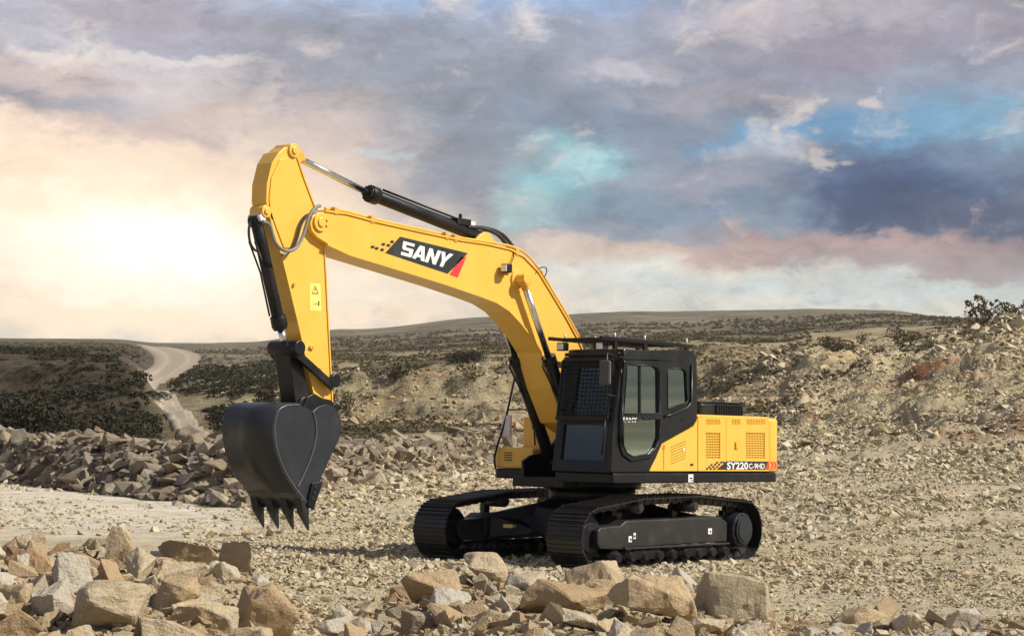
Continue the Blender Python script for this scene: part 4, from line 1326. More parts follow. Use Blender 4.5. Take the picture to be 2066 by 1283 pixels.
# sloping front quarter panel below the cab
q = L([(1311, 949.5), (1330, 899), (1345, 890), (1399.5, 860), (1405.5, 849), (1407.6, 842), (1407.6, 949.5)], 1.36)
lou = []
for k in range(7):
    y = 895+k*5.6
    lou.append([(1353, y+6.5), (1384, y-6.5), (1384, y-5.0), (1353, y+8.0)])
ar_ = MB().plate(q, [L(h, 1.36) for h in lou], 1.31, 1.355)
quarter = part(ar_, 'quarter_panel', 'yellow', EX)
bk = MB().prism(L([(1314, 947), (1332, 901), (1346, 892), (1400, 862), (1406, 846), (1406, 947)], 1.36), .4, 1.305); part(bk, 'panel_backing', 'hole', quarter)
t = MB().prism(L([(1393, 934.5), (1399, 934.5), (1399, 938.5), (1393, 938.5)], 1.36), 1.3555, 1.361); part(t, 'panel_lock', 'decalblack', quarter)
t = MB().prism(L([(1377.5, 902), (1381, 902), (1381, 909), (1377.5, 909)], 1.36), 1.3555, 1.362); part(t, 'panel_catch', 'tanktag', quarter)
t = MB().prism(L([(1338.5, 896), (1340.5, 895), (1340.5, 948), (1338.5, 948)], 1.36), 1.3552, 1.3565)
t.prism(L([(1336, 905), (1338, 899), (1343, 897), (1341, 908)], 1.36), 1.3566, 1.359)
part(t, 'panel_seam', 'orange', quarter)
# black ribbed engine cover on the hood
ex0 = onY(1408, 836, .55).x+.12; ex1 = onY(1497, 836, .55).x
ez = onY(1450, 810, .55).z
ec = MB().prism([(ex0, -.35), (ex0, .62), (ex0-.05, .68), (ex1+.2, .68), (ex1+.05, .6), (ex1, .45), (ex1, -.35)], HT+.012, ez-.03, fn=XY)
eco = part(ec, 'engine_cover', 'cabblack', EX, .05, seg=4)
et = MB().prism([(ex0+.02, -.33), (ex0+.02, .66), (ex1+.06, .66), (ex1+.03, -.33)], ez-.03, ez, fn=XY); part(et, 'cover_lid', 'cabblack', eco, .02)
rb = MB()
for k in range(16):
    x = ex1+.22+(ex0-.40-ex1-.22)*k/15
    rb.box(x-.014, x+.014, .68, .705, HT+.03, ez-.05)
rib = part(rb, 'cooling_ribs', 'black', eco, .004)

# model strip along the hood
def decal(px, Y, t0, t1, mat, name, parent):
    return part(MB().prism(L(px, Y), t0, t1), name, mat, parent)
decal([(1466, 929.5), (1549, 930), (1543.5, 946.5), (1445.5, 946.5)], 1.36, 1.3603, 1.3635, 'decalblack', 'model_strip', pb)
decal([(1549.5, 930), (1551.3, 930), (1551.3, 946.5), (1544.5, 946.5)], 1.36, 1.3603, 1.3635, 'red', 'red_strip', pb)
ck = MB()
for (a, b) in ((1452, 930), (1444, 930.5), (1457, 930), (1448, 934.5), (1440, 934.5), (1432.5, 935), (1444, 939), (1436, 939), (1428, 939.5), (1438.5, 943), (1431, 943), (1423.5, 943)):
    ck.prism(L([(a+1.4, b), (a+5.6, b), (a+4.2, b+3.6), (a, b+3.6)], 1.36), 1.3603, 1.363)
part(ck, 'checker_marks', 'decalblack', pa)
rd = MB()
for a in (1554, 1560):
    for (s0, s1) in ((930.5, 938.2), (945.8, 938.2)):
        rd.prism(L([(a, s0), (a+3.6, s0), (a+7.2, s1), (a+3.6, s1)], 1.352), 1.345, 1.3545)
part(rd, 'chevron_marks', 'red', cwo)
def lettering(body, px0, px1, ybase, capx, Y, bold, mat, name, parent):
    """words in outline type on the machine's left side"""
    cu = bpy.data.curves.new(name, 'FONT')
    cu.body = body; cu.size = 1.0; cu.offset = bold; cu.extrude = 0.01; cu.resolution_u = 3
    cu.materials.append(M[mat])
    o = bpy.data.objects.new(name, cu); COL.objects.link(o)
    bpy.context.view_layer.update()
    w, h = o.dimensions.x, o.dimensions.y
    a = onY(px0, ybase, Y); b = onY(px1, ybase, Y); c = onY(px0, ybase-capx, Y)
    sx = abs(b.x-a.x)/w; sz = (c.z-a.z)/h
    me = bpy.data.meshes.new_from_object(o.evaluated_get(bpy.context.evaluated_depsgraph_get()))
    me.materials.clear(); me.materials.append(M[mat])
    bpy.data.objects.remove(o); bpy.data.curves.remove(cu)
    o = bpy.data.objects.new(name, me); COL.objects.link(o)
    o.matrix_world = Matrix(((-sx, 0, 0, a.x), (0, 0, .1, Y), (0, sz, 0, a.z+.0), (0, 0, 0, 1)))
    o.parent = parent
    return o
lettering('SY220', 1466.5, 1509, 945.3, 14.6, 1.3645, 0.024, 'white', 'model_lettering', pb)
lettering('C-9HD', 1510.5, 1542.5, 944.5, 11, 1.3645, 0.016, 'white', 'model_lettering', pb)

# ---------- cab
CY1, CY0 = 1.36, .34
fa = onY(1257, 717, CY1); fb = onY(1233, 951, CY1)
def xf(z): return fb.x+(fa.x-fb.x)*(z-fb.z)/(fa.z-fb.z)
DOOR = [(1257, 726), (1327, 727), (1334, 733), (1336, 745), (1337, 884), (1327, 907), (1313, 923), (1272, 931), (1254, 918), (1248.5, 900), (1248.5, 835)]
W3 = [(1347, 742), (1378, 743), (1385, 749), (1388, 806), (1384, 813), (1347, 826)]
SIDE = [(1257, 722), (1261, 711), (1270, 706), (1389, 705.5), (1398, 709), (1404, 717), (1406, 732), (1407.5, 815), (1405, 848), (1397, 859), (1337, 892), (1324, 922), (1309.5, 951), (1233, 951), (1235, 884), (1244, 810), (1252, 750)]
cs = MB().plate(L(SIDE, CY1), [L(DOOR, CY1), L(W3, CY1)], CY1-.06, CY1)
cab = part(cs, 'cab', 'cabblack', EX, .012)
DW1 = [(1263, 735), (1320, 738), (1327, 744), (1328.5, 752), (1328.5, 834), (1255.5, 834)]
DW2 = [(1255, 848), (1328.5, 844), (1328.5, 882), (1321, 902), (1309, 916), (1277, 922), (1262, 913), (1255.5, 898)]
def shrink(pts, k):
    cx = sum(p[0] for p in pts)/len(pts); cy = sum(p[1] for p in pts)/len(pts)
    return [(cx+(p[0]-cx)*k, cy+(p[1]-cy)*k) for p in pts]
dr = MB().plate(L(shrink(DOOR, .99), CY1), [L(DW1, CY1), L(DW2, CY1)], CY1-.045, CY1+.022)
door = part(dr, 'cab_door', 'cabblack', cab, .012)
part(MB().prism(L(shrink(DW1, 1.02), CY1), CY1-.02, CY1-.012), 'window_pane', 'sideglass', door)
part(MB().prism(L(shrink(DW2, 1.02), CY1), CY1-.02, CY1-.012), 'window_pane', 'sideglass', door)
part(MB().prism(L(shrink(W3, 1.03), CY1), CY1-.03, CY1-.022), 'window_pane', 'sideglass', cab)
# rubber seals round the openings
for w_, pr_, yy in ((DW1, door, CY1+.022), (DW2, door, CY1+.022), (W3, cab, CY1)):
    l3 = [Vector((x, yy, z)) for x, z in L(w_, CY1)]
    part(MB().tube(l3+[l3[0], l3[1]], .011, 6), 'window_seal', 'black', pr_)
sl = MB().prism(L([(1290, 735), (1293, 735), (1293, 834), (1290, 834)], CY1), CY1-.01, CY1+.004); part(sl, 'sliding_rail', 'black', door)
ra = MB().tube([(x, CY1+.015, z) for x, z in L([(1338, 840), (1352, 836), (1385, 822), (1393, 810), (1394, 735)], CY1)], .018, 8); part(ra, 'cab_moulding', 'cabblack', cab)
t = MB().tube([(x, CY1+.05, z) for x, z in L([(1252, 900), (1249, 870), (1250, 800)], CY1)], .014, 8); part(t, 'door_rail', 'black', door)
t = MB().prism(L([(1292, 842), (1312, 841), (1310, 847), (1294, 847)], CY1), CY1+.022, CY1+.045); part(t, 'door_handle', 'black', door, .006)
t = MB().prism(L([(1375, 845), (1384, 843), (1386, 846), (1377, 848)], CY1), CY1, CY1+.01); part(t, 'cab_vent', 'black', cab)
for yy in (760, 790): pass
t = MB()
for yy in (752, 885): t.cyl((onY(1250, yy, CY1).x, CY1+.02, onY(1250, yy, CY1).z-.05), (onY(1250, yy, CY1).x, CY1+.02, onY(1250, yy, CY1).z+.05), .022, None, 10)
part(t, 'door_hinge', 'black', door)
# front frame, leaning
def FR(y, z, c): return (xf(z)+c, y, z)
ZB, ZT = 1.262, fa.z-.005
fo = [(CY0, ZB), (CY1-.03, ZB), (CY1-.03, ZT), (CY0, ZT)]
u0, u1 = CY0+.13, CY1-.15
w_up = [(u0+.10, 2.04), (u1, 2.04), (u1, ZT-.14), (u0+.16, ZT-.14)]
w_lo = [(u0, 1.42), (u1, 1.42), (u1, 1.90), (u0, 1.90)]
ff = MB().plate(fo, [w_up, w_lo], -.07, 0.0, fn=FR)
cfr = part(ff, 'front_frame', 'cabblack', cab, .01)
part(MB().prism(w_up, -.045, -.038, fn=FR), 'windscreen', 'glass', cab)
part(MB().prism(w_lo, -.045, -.038, fn=FR), 'lower_windscreen', 'glass', cab)
# guard grid before the windscreen
gd = MB()
gy0, gy1, gz0, gz1 = CY0+.06, CY1-.10, 2.0, ZT-.05
def G(y, z): return Vector((xf(z)+.075, y, z))
for a, b in ((G(gy0, gz0), G(gy1, gz0)), (G(gy0, gz1), G(gy1, gz1)), (G(gy0, gz0), G(gy0, gz1)), (G(gy1, gz0), G(gy1, gz1))):
    gd.bar(a, b, .035, .03)
guard = part(gd, 'windscreen_guard', 'black', cab, .005)
gb = MB()
for i in range(1, 13):
    y = gy0+(gy1-gy0)*i/13; gb.cyl(G(y, gz0), G(y, gz1), .0058, None, 5, False)
for j in range(1, 14):
    z = gz0+(gz1-gz0)*j/14; gb.cyl(G(gy0, z)+Vector((.008, 0, 0)), G(gy1, z)+Vector((.008, 0, 0)), .0058, None, 5, False)
gg = part(gb, 'guard_mesh', 'black', guard); gg['kind'] = 'stuff'
t = MB()
for z in (gz0+.1, gz1-.1):
    for y in (gy0, gy1): t.bar(G(y, z), Vector((xf(z)-.01, y, z)), .03, .03)
part(t, 'guard_bracket', 'black', guard)
t = MB().bar(Vector((xf(1.98)+.06, CY0+.03, 1.98)), Vector((xf(1.98)+.06, CY1-.08, 1.98)), .05, .05); part(t, 'front_rail', 'black', cab, .008)
t = MB().tube([Vector((xf(z)+.09, CY1-.12, z)) for z in (1.5, 1.8, 1.98)], .014, 7); part(t, 'grab_rail', 'black', cab)
# right side, rear, roof, floor
xrr = onY(1404, 760, CY1).x
rs = [(xf(ZB)-.06, ZB), (xf(ZT)-.06, ZT), (xrr, ZT), (xrr, ZB)]
xw = .13
part(MB().plate(rs, [[(xf(1.75)-.16, 1.75), (xf(ZT-.15)-.16, ZT-.15), (.35, ZT-.15), (.35, 1.75)], [(.22, 1.75), (.22, ZT-.15), (xrr+.14, ZT-.15), (xrr+.14, 1.75)]], CY0, CY0+.05), 'right_side_frame', 'cabblack', cab)
part(MB().prism([(xf(1.75)-.10, 1.72), (xf(ZT-.15)-.10, ZT-.12), (xrr+.10, ZT-.12), (xrr+.10, 1.72)], CY0+.02, CY0+.027), 'right_window', 'glass', cab)
YZ = lambda a, b, c: (c, a, b)
part(MB().plate([(CY0+.05, ZB), (CY1-.06, ZB), (CY1-.06, ZT), (CY0+.05, ZT)], [[(CY0+.16, 1.95), (CY1-.18, 1.95), (CY1-.18, ZT-.14), (CY0+.16, ZT-.14)]], xrr, xrr+.05, fn=YZ), 'rear_frame', 'cabblack', cab, .01)
part(MB().prism([(CY0+.13, 1.92), (CY1-.15, 1.92), (CY1-.15, ZT-.11), (CY0+.13, ZT-.11)], xrr+.02, xrr+.027, fn=YZ), 'rear_window', 'glass', cab)
rz = onY(1320, 705.5, CY1).z
part(MB().prism([(xrr+.02, CY0+.02), (xrr+.02, CY1-.03), (xf(ZT)-.06, CY1-.03), (xf(ZT)-.06, CY0+.02)], ZT-.03, rz-.01, fn=XY), 'cab_roof', 'cabblack', cab, .03)
part(MB().box(xrr+.05, xf(ZB)-.08, CY0+.05, CY1-.06, ZB, ZB+.05), 'cab_floor', 'interior', cab)
# inside: seat, consoles, levers
t = MB().box(-.05, .42, .66, 1.08, 1.66, 1.78); t.prism([(-.05, 1.7), (.07, 1.74), (-.06, 2.42), (-.18, 2.40)], .68, 1.06); t.prism([(-.11, 2.45), (-.03, 2.45), (-.07, 2.65), (-.14, 2.65)], .78, .96)
t.box(.0, .38, .72, 1.02, 1.31, 1.66)
part(t, 'operator_seat', 'seat', cab, .03)
for yy in (.52, 1.14):
    t = MB().box(.05, .55, yy, yy+.1, 1.55, 1.84); t.cyl((.5, yy+.05, 1.84), (.54, yy+.05, 2.02), .016, None, 8); t.cyl((.54, yy+.05, 2.0), (.55, yy+.05, 2.1), .026, None, 10)
    part(t, 'control_console', 'interior', cab, .01)
t = MB().box(.86, .92, .44, .66, 1.95, 2.15); part(t, 'monitor', 'interior', cab, .01)
t = MB()
for yy in (.74, .96): t.cyl((.9, yy, 1.3), (.82, yy, 1.75), .013, None, 7); t.box(.86, 1.02, yy-.05, yy+.05, 1.36, 1.39)
part(t, 'travel_pedal', 'black', cab)
# door lettering
lettering('SANY', 1256, 1285, 850, 9.5, CY1+.0235, .02, 'white', 'door_lettering', door)
# mirror
mx = onY(1233, 752, CY1+.1)
t = MB().box(-.03, .03, -.085, .085, -.165, .165, Matrix.Translation((mx.x+.16, mx.y+.02, mx.z)))
mir = part(t, 'left_mirror', 'mirrorgrey', cab, .035, seg=4)
t = MB().tube([(xf(2.75), CY1-.03, 2.80), (mx.x+.12, mx.y+.02, 2.84), (mx.x+.13, mx.y+.02, mx.z), (mx.x+.12, mx.y+.02, 2.30), (xf(2.3), CY1-.03, 2.28)], .013, 7); part(t, 'mirror_arm', 'black', mir)
t = MB().box(-.004, .004, -.07, .07, -.145, .145, Matrix.Translation((mx.x+.127, mx.y+.02, mx.z))); part(t, 'mirror_glass', 'chrome', mir)
# guard rack over the roof
rk = .98
za = onY(1330, 693, CY1-.1).z
rx0 = onY(1395, 693, CY1-.1).x; rx1 = onY(1160, 690, CY1-.1).x
rx1 = onY(1226, 691, CY1-.1).x+.16
rack = MB()
for yy in (CY0+.04, CY1-.1): rack.bar((rx0, yy, za+.0), (rx1, yy, za+.02), .05, .05)
for k in range(9):
    x = rx0+(rx1-rx0)*k/8; rack.bar((x, CY0+.04, za+.01), (x, CY1-.1, za+.01), .03, .025, up=(0, 0, 1))
ro = part(rack, 'roof_guard', 'black', cab, .006)
for x in (rx0+.12, (rx0+rx1)/2+.06, rx1-.32):
    for yy in (CY0+.06, CY1-.1):
        t = MB().box(x-.03, x+.03, yy-.02, yy+.02, rz-.02, za-.015); part(t, 'guard_post', 'black', ro)
        t = MB().cyl((x, yy, za+.03), (x, yy, za+.10), .014, None, 8); part(t, 'guard_bolt', 'tanktag', ro)
for yy in (CY0+.12, CY1-.22):
    x = rx1-.20
    t = MB().box(x-.05, x+.06, yy-.065, yy+.065, za-.14, za-.03); lp = part(t, 'roof_lamp', 'black', ro, .008)
    t = MB().box(x+.0605, x+.068, yy-.05, yy+.05, za-.125, za-.045); part(t, 'lamp_lens', 'lampglass', lp)
t = MB().bar((xf(ZT)-.02, CY0+.02, ZT+.03), (xf(ZT)-.02, CY1-.06, ZT+.03), .06, .05); part(t, 'roof_visor', 'cabblack', cab, .01)

# ---------- right hand side: tool box, tank, handrail, mirror
bxa = onX(1000, 942, .6); 
t = MB().prism([(.0, -1.33), (.60, -1.33), (.62, -1.24), (.62, -.60), (.0, -.60)], 1.26, 1.56, fn=XY)
tb = part(t, 'tool_box', 'yellow', EX, .03)
t = MB()
for k in range(4): t.box(.6205, .628, -1.13, -.99, 1.37+k*.035, 1.385+k*.035)
part(t, 'tool_box_vent', 'decalblack', tb)
t = MB().box(-1.0, -.02, -1.33, -.60, 1.26, 2.02); part(t, 'fuel_tank', 'yellow', EX, .03)
hr = MB()
pth = [onX(1000, 945, .66), onX(999, 915, .66), onX(1020, 845, .62), onX(1038, 765, .55), onX(1043, 757, .5)]
hr.tube(smooth_path(pth, 6), .016, 8)
pz = pth[-1]
hr.tube([pz, Vector((.2, pz.y, pz.z)), Vector((-.4, pz.y, pz.z-.02)), Vector((-.45, pz.y, 2.0))], .016, 8)
q1 = onX(1024, 826, .62)
hr.tube([q1, Vector((.62, -.62, q1.z+.01)), Vector((.60, -.58, 1.6))], .013, 8)
hr.tube([onX(1103, 826, .3), onX(1099, 785, .3), onX(1092, 765, .3)], .012, 7)
part(hr, 'handrail', 'black', EX)
mm = onX(1023, 860, .6)
t = MB().box(-.02, .03, -.085, .085, -.15, .17, Matrix.Translation(mm)); rm = part(t, 'right_mirror', 'tanktag', EX, .02, seg=3)
rm['label'] = 'pale backed mirror on the right handrail'

# ---------- boom
BY1, BY0 = .05, -.35
BC = (BY0+BY1)/2
TOPL = [(655, 427), (700, 433), (760, 449), (850, 469), (930, 486), (985, 494), (1028, 504), (1056, 519), (1085, 549), (1110, 590), (1140, 640), (1163, 682), (1200, 765)]
BOTL = [(1180, 880), (1138, 850), (1112, 782), (1091, 709), (1072, 678), (1051, 651), (1027, 625), (1001, 608), (970, 596), (900, 572), (800, 541), (705, 512), (660, 491)]
tipc = xz(645, 448, BY1)
bo = L(TOPL, BY1)+[xz(1205, 830, BY1)]+L(BOTL, BY1)
bo += [(tipc[0]+.115*math.cos(R(a)), tipc[1]+.115*math.sin(R(a))) for a in range(250, 70, -20)][::1] if False else L([(640, 478), (629, 465), (626, 450), (631, 436), (642, 428)], BY1)
boom = part(MB().prism(bo, BY0, BY1), 'boom', 'yellow', EX, .008)
tl = L(TOPL, BY1); bl = L(BOTL, BY1)
part(MB().prism(strip(tl, -.022), BY0-.018, BY1+.018), 'top_flange', 'yellow', boom)
part(MB().prism(strip(bl, -.022), BY0-.018, BY1+.018), 'bottom_flange', 'yellow', boom)
t = MB(); disc(t, tipc[0], tipc[1], .115, BY0-.03, BY1+.03, 28); disc(t, tipc[0], tipc[1], .06, BY0-.05, BY1+.05, 20)
for k in (20, 340):
    disc(t, tipc[0]+.10*math.cos(R(k+180)), tipc[1]+.10*math.sin(R(k+180)), .02, BY1+.03, BY1+.05, 8)
part(t, 'tip_boss', 'yellow', boom, .008)
# lettering panel
decal([(807, 477), (944, 510.5), (903, 552), (777, 510)], BY1, BY1+.0006, BY1+.003, 'decalblack', 'name_panel', boom)
decal([(929.5, 518.5), (941, 517.5), (923, 560), (906.5, 553.5)], BY1, BY1+.0006, BY1+.003, 'red', 'red_slash', boom)
ck = MB()
for (a, b) in ((120, 445), (150, 456), (192, 467), (201, 425), (240, 433), (268, 406), (165, 440), (225, 448)):
    x, y = 720+a*.265, 380+b*.265
    if (a, b) in ((165, 440), (225, 448)): continue
    ck.prism(L([(x-2.2, y-3.2), (x+4.6, y-1.8), (x+1.8, y+3.2), (x-5, y+1.8)], BY1), BY1+.0006, BY1+.003)
part(ck, 'checker_marks', 'decalblack', boom)
TLq, TRq, BRq, BLq = (813.5, 486), (913, 512.8), (899.5, 540.3), (808, 513.5)
def lq(u, v):
    x = (TLq[0]*(1-u)+TRq[0]*u)*(1-v)+(BLq[0]*(1-u)+BRq[0]*u)*v
    y = (TLq[1]*(1-u)+TRq[1]*u)*(1-v)+(BLq[1]*(1-u)+BRq[1]*u)*v
    return xz(x, y, BY1)
# block capitals: v runs from the top (0) to the foot (1)
GLY = {
    'S': [[(0, .0), (.98, 0), (.98, .2), (.30, .2), (.30, .39), (.98, .39), (1, .6), (1, .88), (.88, 1), (0, 1), (0, .78), (.68, .78), (.68, .60), (.12, .60), (0, .48), (0, .12)]],
    'A': [[(.30, 0), (.68, 0), (.50, .28)], [(.30, 0), (.50, .28), (.27, 1), (-.04, 1)], [(.68, 0), (1.04, 1), (.72, 1), (.50, .28)], [(.36, .62), (.62, .62), (.67, .82), (.33, .82)]],
    'N': [[(0, 0), (.30, 0), (.30, 1), (0, 1)], [(.70, 0), (1, 0), (1, 1), (.70, 1)], [(.28, 0), (.72, .62), (.72, 1), (.28, .40)]],
    'Y': [[(-.02, 0), (.32, 0), (.50, .36), (.66, .62), (.34, .62)], [(.70, 0), (1.04, 0), (.66, .62), (.50, .36)], [(.34, .60), (.66, .60), (.66, 1), (.34, 1)]],
}
lt = MB()
zoff = 0
for ch, (a, b) in zip('SANY', ((.0, .235), (.255, .51), (.525, .765), (.775, 1.0))):
    for poly in GLY[ch]:
        zoff += .00025
        lt.prism([lq(a+(b-a)*u, v) for u, v in poly], BY1+.0034, BY1+.0060+zoff)
part(lt, 'name_lettering', 'white', boom)
# pipes along the upper edge with clamps
for off in (-6.5, -1):
    pts = [(x+(0 if i < 6 else .9*-off), y+off*(1 if i < 8 else .3)) for i, (x, y) in enumerate(TOPL[:12])]
    yy = BY1-.02 if off == -1 else BY1-.07
    t = MB().tube(smooth_path([onY(a, b, yy) for a, b in pts], 5), .017, 8); part(t, 'boom_pipe', 'yellow', boom)
for (a, b) in ((675, 424), (748, 441), (898, 474), (916, 479), (1040, 507)):
    p = onY(a, b, BY1-.03); t = MB().box(p.x-.035, p.x+.035, BY1-.10, BY1+.012, p.z-.06, p.z+.035); part(t, 'pipe_clamp', 'yellow_edge', boom, .008)
# work lamp with guard bracket
p = onY(1022, 541, BY1+.10)
t = MB().box(-.055, .05, -.06, .06, -.06, .06, Matrix.Translation(p)); lamp = part(t, 'work_lamp', 'black', boom, .012)
t = MB().box(.0505, .06, -.048, .048, -.045, .045, Matrix.Translation(p)); part(t, 'lamp_lens', 'lampglass', lamp)
t = MB().tube([p+Vector((-.05, 0, 0)), p+Vector((-.11, -.03, .05)), onY(1036, 520, BY1+.03), onY(1037, 505, BY1)], .008, 6); part(t, 'lamp_cable', 'rubber', lamp)
t = MB().box(p.x-.06, p.x-.02, BY1, p.y, p.z-.09, p.z-.055); t.prism([(p.x-.04, p.z-.12), (p.x+.06, p.z-.10), (p.x+.0, p.z-.05)], BY1, BY1+.03); part(t, 'lamp_bracket', 'yellow_edge', lamp)
p = onY(1054, 562, .15)
t = MB(); disc(t, p.x, p.z, .075, BC-.39, BC+.39, 22); disc(t, p.x, p.z, .13, BY0-.03, BY1+.03, 28)
part(t, 'cylinder_pin', 'yellow', boom, .006)
p = onY(1092, 548, BY1)
t = MB().tube(smooth_path([onY(1080, 552, BY1), onY(1088, 541, BY1), onY(1100, 539, BY1), onY(1103, 548, BY1), onY(1096, 562, BY1)], 5), .008, 6); part(t, 'cable_loop', 'rubber', boom)

# boom cylinders
def ram(name, base, gland, rod_end, rb_, rr, mat='black', parent=EX, eye=.075, ey='yellow_edge'):
    base, gland, rod_end = Vector(base), Vector(gland), Vector(rod_end)
    d = (gland-base).normalized()
    t = MB().cyl(base, gland-d*.12, rb_, None, 22).cyl(gland-d*.13, gland, rb_*1.18, None, 22)
    y = Vector((0, 1, 0))
    t.cyl(base-y*rb_, base+y*rb_, rb_*1.05, None, 18)
    c = part(t, name, mat, parent, .006)
    t = MB().cyl(gland-d*.01, rod_end, rr, None, 18); r = part(t, 'piston_rod', 'chrome', c)
    t = MB().cyl(rod_end-y*rb_*.9, rod_end+y*rb_*.9, eye, None, 18).cyl(rod_end-d*.13, rod_end, rr*1.15, eye*.8, 14); part(t, 'rod_eye', ey, c, .004)
    return c
ny = BC+.30; fy = BC-.30
n_rod = onY(1055, 566, ny); n_gl = onY(1106, 718, ny)
dd = (n_gl-n_rod).normalized()
n_base = n_rod+dd*((n_rod.z-1.36)/-dd.z)
c1 = ram('boom_cylinder', n_base, n_gl, n_rod, .088, .047)
off = Vector((0, fy-ny, 0))
c2 = ram('boom_cylinder', n_base+off, n_gl+off, n_rod+off, .088, .047)
for c, o_ in ((c1, Vector()), (c2, off)):
    a = n_gl+o_+Vector((.08, 0, -.05)); b = n_base+o_+Vector((.12, 0, .3))
    t = MB().tube([a, a+Vector((.04, 0, -.1)), b], .014, 7); part(t, 'cylinder_pipe', 'black', c)
    for f in (.3, .65):
        q = n_gl.lerp(n_base, f)+o_; t = MB().cyl(q-dd*.02, q+dd*.02, .10, None, 16)
        part(t, 'cylinder_band', 'black', c)
# arm cylinder
ac_rod = onY(597, 316, BC); ac_gl = onY(742, 389, BC); ac_b = onY(968, 478, BC)
acy = ram('arm_cylinder', ac_b, ac_gl, ac_rod, .083, .042)
dd = (ac_gl-ac_b).normalized()
t = MB().cyl(ac_gl-dd*.16, ac_gl-dd*.02, .115, None, 20)
for k in range(10):
    a0 = 2*math.pi*k/10; q = dd.orthogonal().normalized(); q2 = dd.cross(q); c0 = ac_gl+(q*math.cos(a0)+q2*math.sin(a0))*.088
    t.cyl(c0-dd*.02, c0+dd*.02, .014, None, 6)
part(t, 'gland_collar', 'black', acy, .006)
for sy in (-.06, .06):
    q = [ac_b.lerp(ac_gl, .12)+Vector((0, sy, .12)), ac_b.lerp(ac_gl, .2)+Vector((0, sy, .105)), ac_b.lerp(ac_gl, .9)+Vector((0, sy, .095))]
    part(MB().tube(q, .016, 7), 'cylinder_pipe', 'black', acy)
p = onY(925, 447, BC)
t = MB().box(p.x-.16, p.x+.12, p.y-.09, p.y+.09, p.z-.05, p.z+.04); t.cyl((p.x+.02, p.y+.05, p.z+.02), (p.x+.02, p.y+.05, p.z+.10), .025, None, 10); part(t, 'hose_block', 'black', acy, .01)
t = MB().box(p.x-.26, p.x-.16, p.y-.08, p.y+.08, p.z-.04, p.z+.02); part(t, 'hose_fitting', 'tanktag', acy, .006)
for sy, dx in ((-.05, 0), (.07, -10)):
    q = [onY(945+dx*.2, 457, BC+sy), onY(985+dx, 461, BC+sy), onY(1012+dx, 472, BC+sy), onY(1028+dx, 488, BC+sy), onY(1038+dx, 503, BC+sy)]
    part(MB().tube(smooth_path(q, 6), .026, 9), 'boom_hose', 'rubber', acy)
t = MB()
for yy in (BC-.12, BC+.07):
    t.prism(L([(940, 492), (955, 474), (966, 468), (977, 472), (990, 497)], BC), yy, yy+.05)
part(t, 'cylinder_lug', 'yellow', boom, .01)

# ---------- arm
AY1, AY0 = BC+.115, BC-.115
ARM = [(576, 296), (594, 298), (598, 318), (612, 360), (632, 413), (645, 450), (652, 490), (655, 540), (660, 640), (666, 760), (669, 816), (660, 832), (645, 828), (636, 805), (628, 768), (617, 720), (604, 660), (590, 602), (578, 552), (568, 512), (556, 478), (545, 438), (538, 405), (539, 372), (549, 330), (562, 309)]
arm = part(MB().prism(L(ARM, AY1), AY0, AY1), 'arm', 'yellow', EX, .007)
el_ = L(ARM, AY1)
part(MB().prism(strip(el_[2:11], -.018), AY0-.014, AY1+.014), 'rear_flange', 'yellow', arm)
part(MB().prism(strip(el_[13:], -.018), AY0-.014, AY1+.014), 'front_flange', 'yellow', arm)
q = [(563, 322), (577, 318), (587, 322), (604, 356), (627, 412), (618, 440), (606, 470), (590, 500), (572, 500), (556, 458), (545, 425), (542, 400), (546, 360)]
part(MB().prism(L(q, AY1), AY1+.0004, AY1+.014), 'arm_gusset', 'yellow', arm, .005)
t = MB(); p = onY(578, 305, BC); disc(t, p.x, p.z, .085, AY0-.03, AY1+.03, 20); disc(t, p.x, p.z, .045, AY0-.05, AY1+.05, 16); part(t, 'arm_top_boss', 'yellow', arm, .006)
p = onY(523, 427, BC)
t = MB(); disc(t, p.x, p.z, .075, AY0+.02, AY1+.02, 18); disc(t, p.x, p.z, .04, AY0, AY1+.04, 14)
for yy in (AY0+.03, AY1-.04): t.prism([(p.x-.35, p.z+.18), (p.x+.04, p.z+.06), (p.x+.07, p.z-.05), (p.x-.30, p.z-.14)], yy, yy+.04)
part(t, 'cylinder_lug', 'yellow', arm, .006)
for (a, b) in ((592, 574), (625, 700), (629, 701), (645, 745)):
    p = onY(a, b, AY1); t = MB(); disc(t, p.x, p.z, .022, AY1, AY1+.03, 10); part(t, 'grease_fitting', 'yellow_edge', arm)
decal([(624.5, 571.5), (646, 571.5), (648.5, 627), (625.5, 626)], AY1, AY1+.0005, AY1+.002, 'paleyellow', 'warning_label', arm)
t = MB()
tri_ = [(635.5, 576.5), (642, 590.5), (629, 590.5)]
for i in range(3):
    a, b = tri_[i], tri_[(i+1) % 3]
    pa_, pb_ = onY(*a, AY1+.0035), onY(*b, AY1+.0035); t.bar(pa_, pb_, .003, .007, up=(0, 1, 0))
for (a, b, c, d) in ((634.8, 581, 636.2, 587), (629, 592.5, 643, 593.3), (641.5, 607, 644, 616.5), (632, 612.5, 640, 613.6)):
    t.prism(L([(a, b), (c, b), (c, d), (a, d)], AY1), AY1+.0024, AY1+.004)
part(t, 'warning_symbol', 'decalblack', arm)
# hoses from boom to arm
q = [(646, 415), (637, 418), (628, 428), (621, 443), (615, 465), (606, 487), (594, 502), (579, 506), (565, 500), (553, 484), (547, 460), (540, 450), (530, 447)]
hs = [onY(a, b, BY1+.05) for a, b in q]
part(MB().tube(smooth_path(hs, 5), .021, 9), 'arm_hose', 'greyhose', arm)
q = [(640, 423), (616, 440), (607, 455), (600, 480), (592, 497), (580, 510), (569, 514)]
hs = [onY(a, b, AY1+.03) for a, b in q]
part(MB().tube(smooth_path(hs, 5), .018, 8), 'arm_hose', 'greyhose', arm)
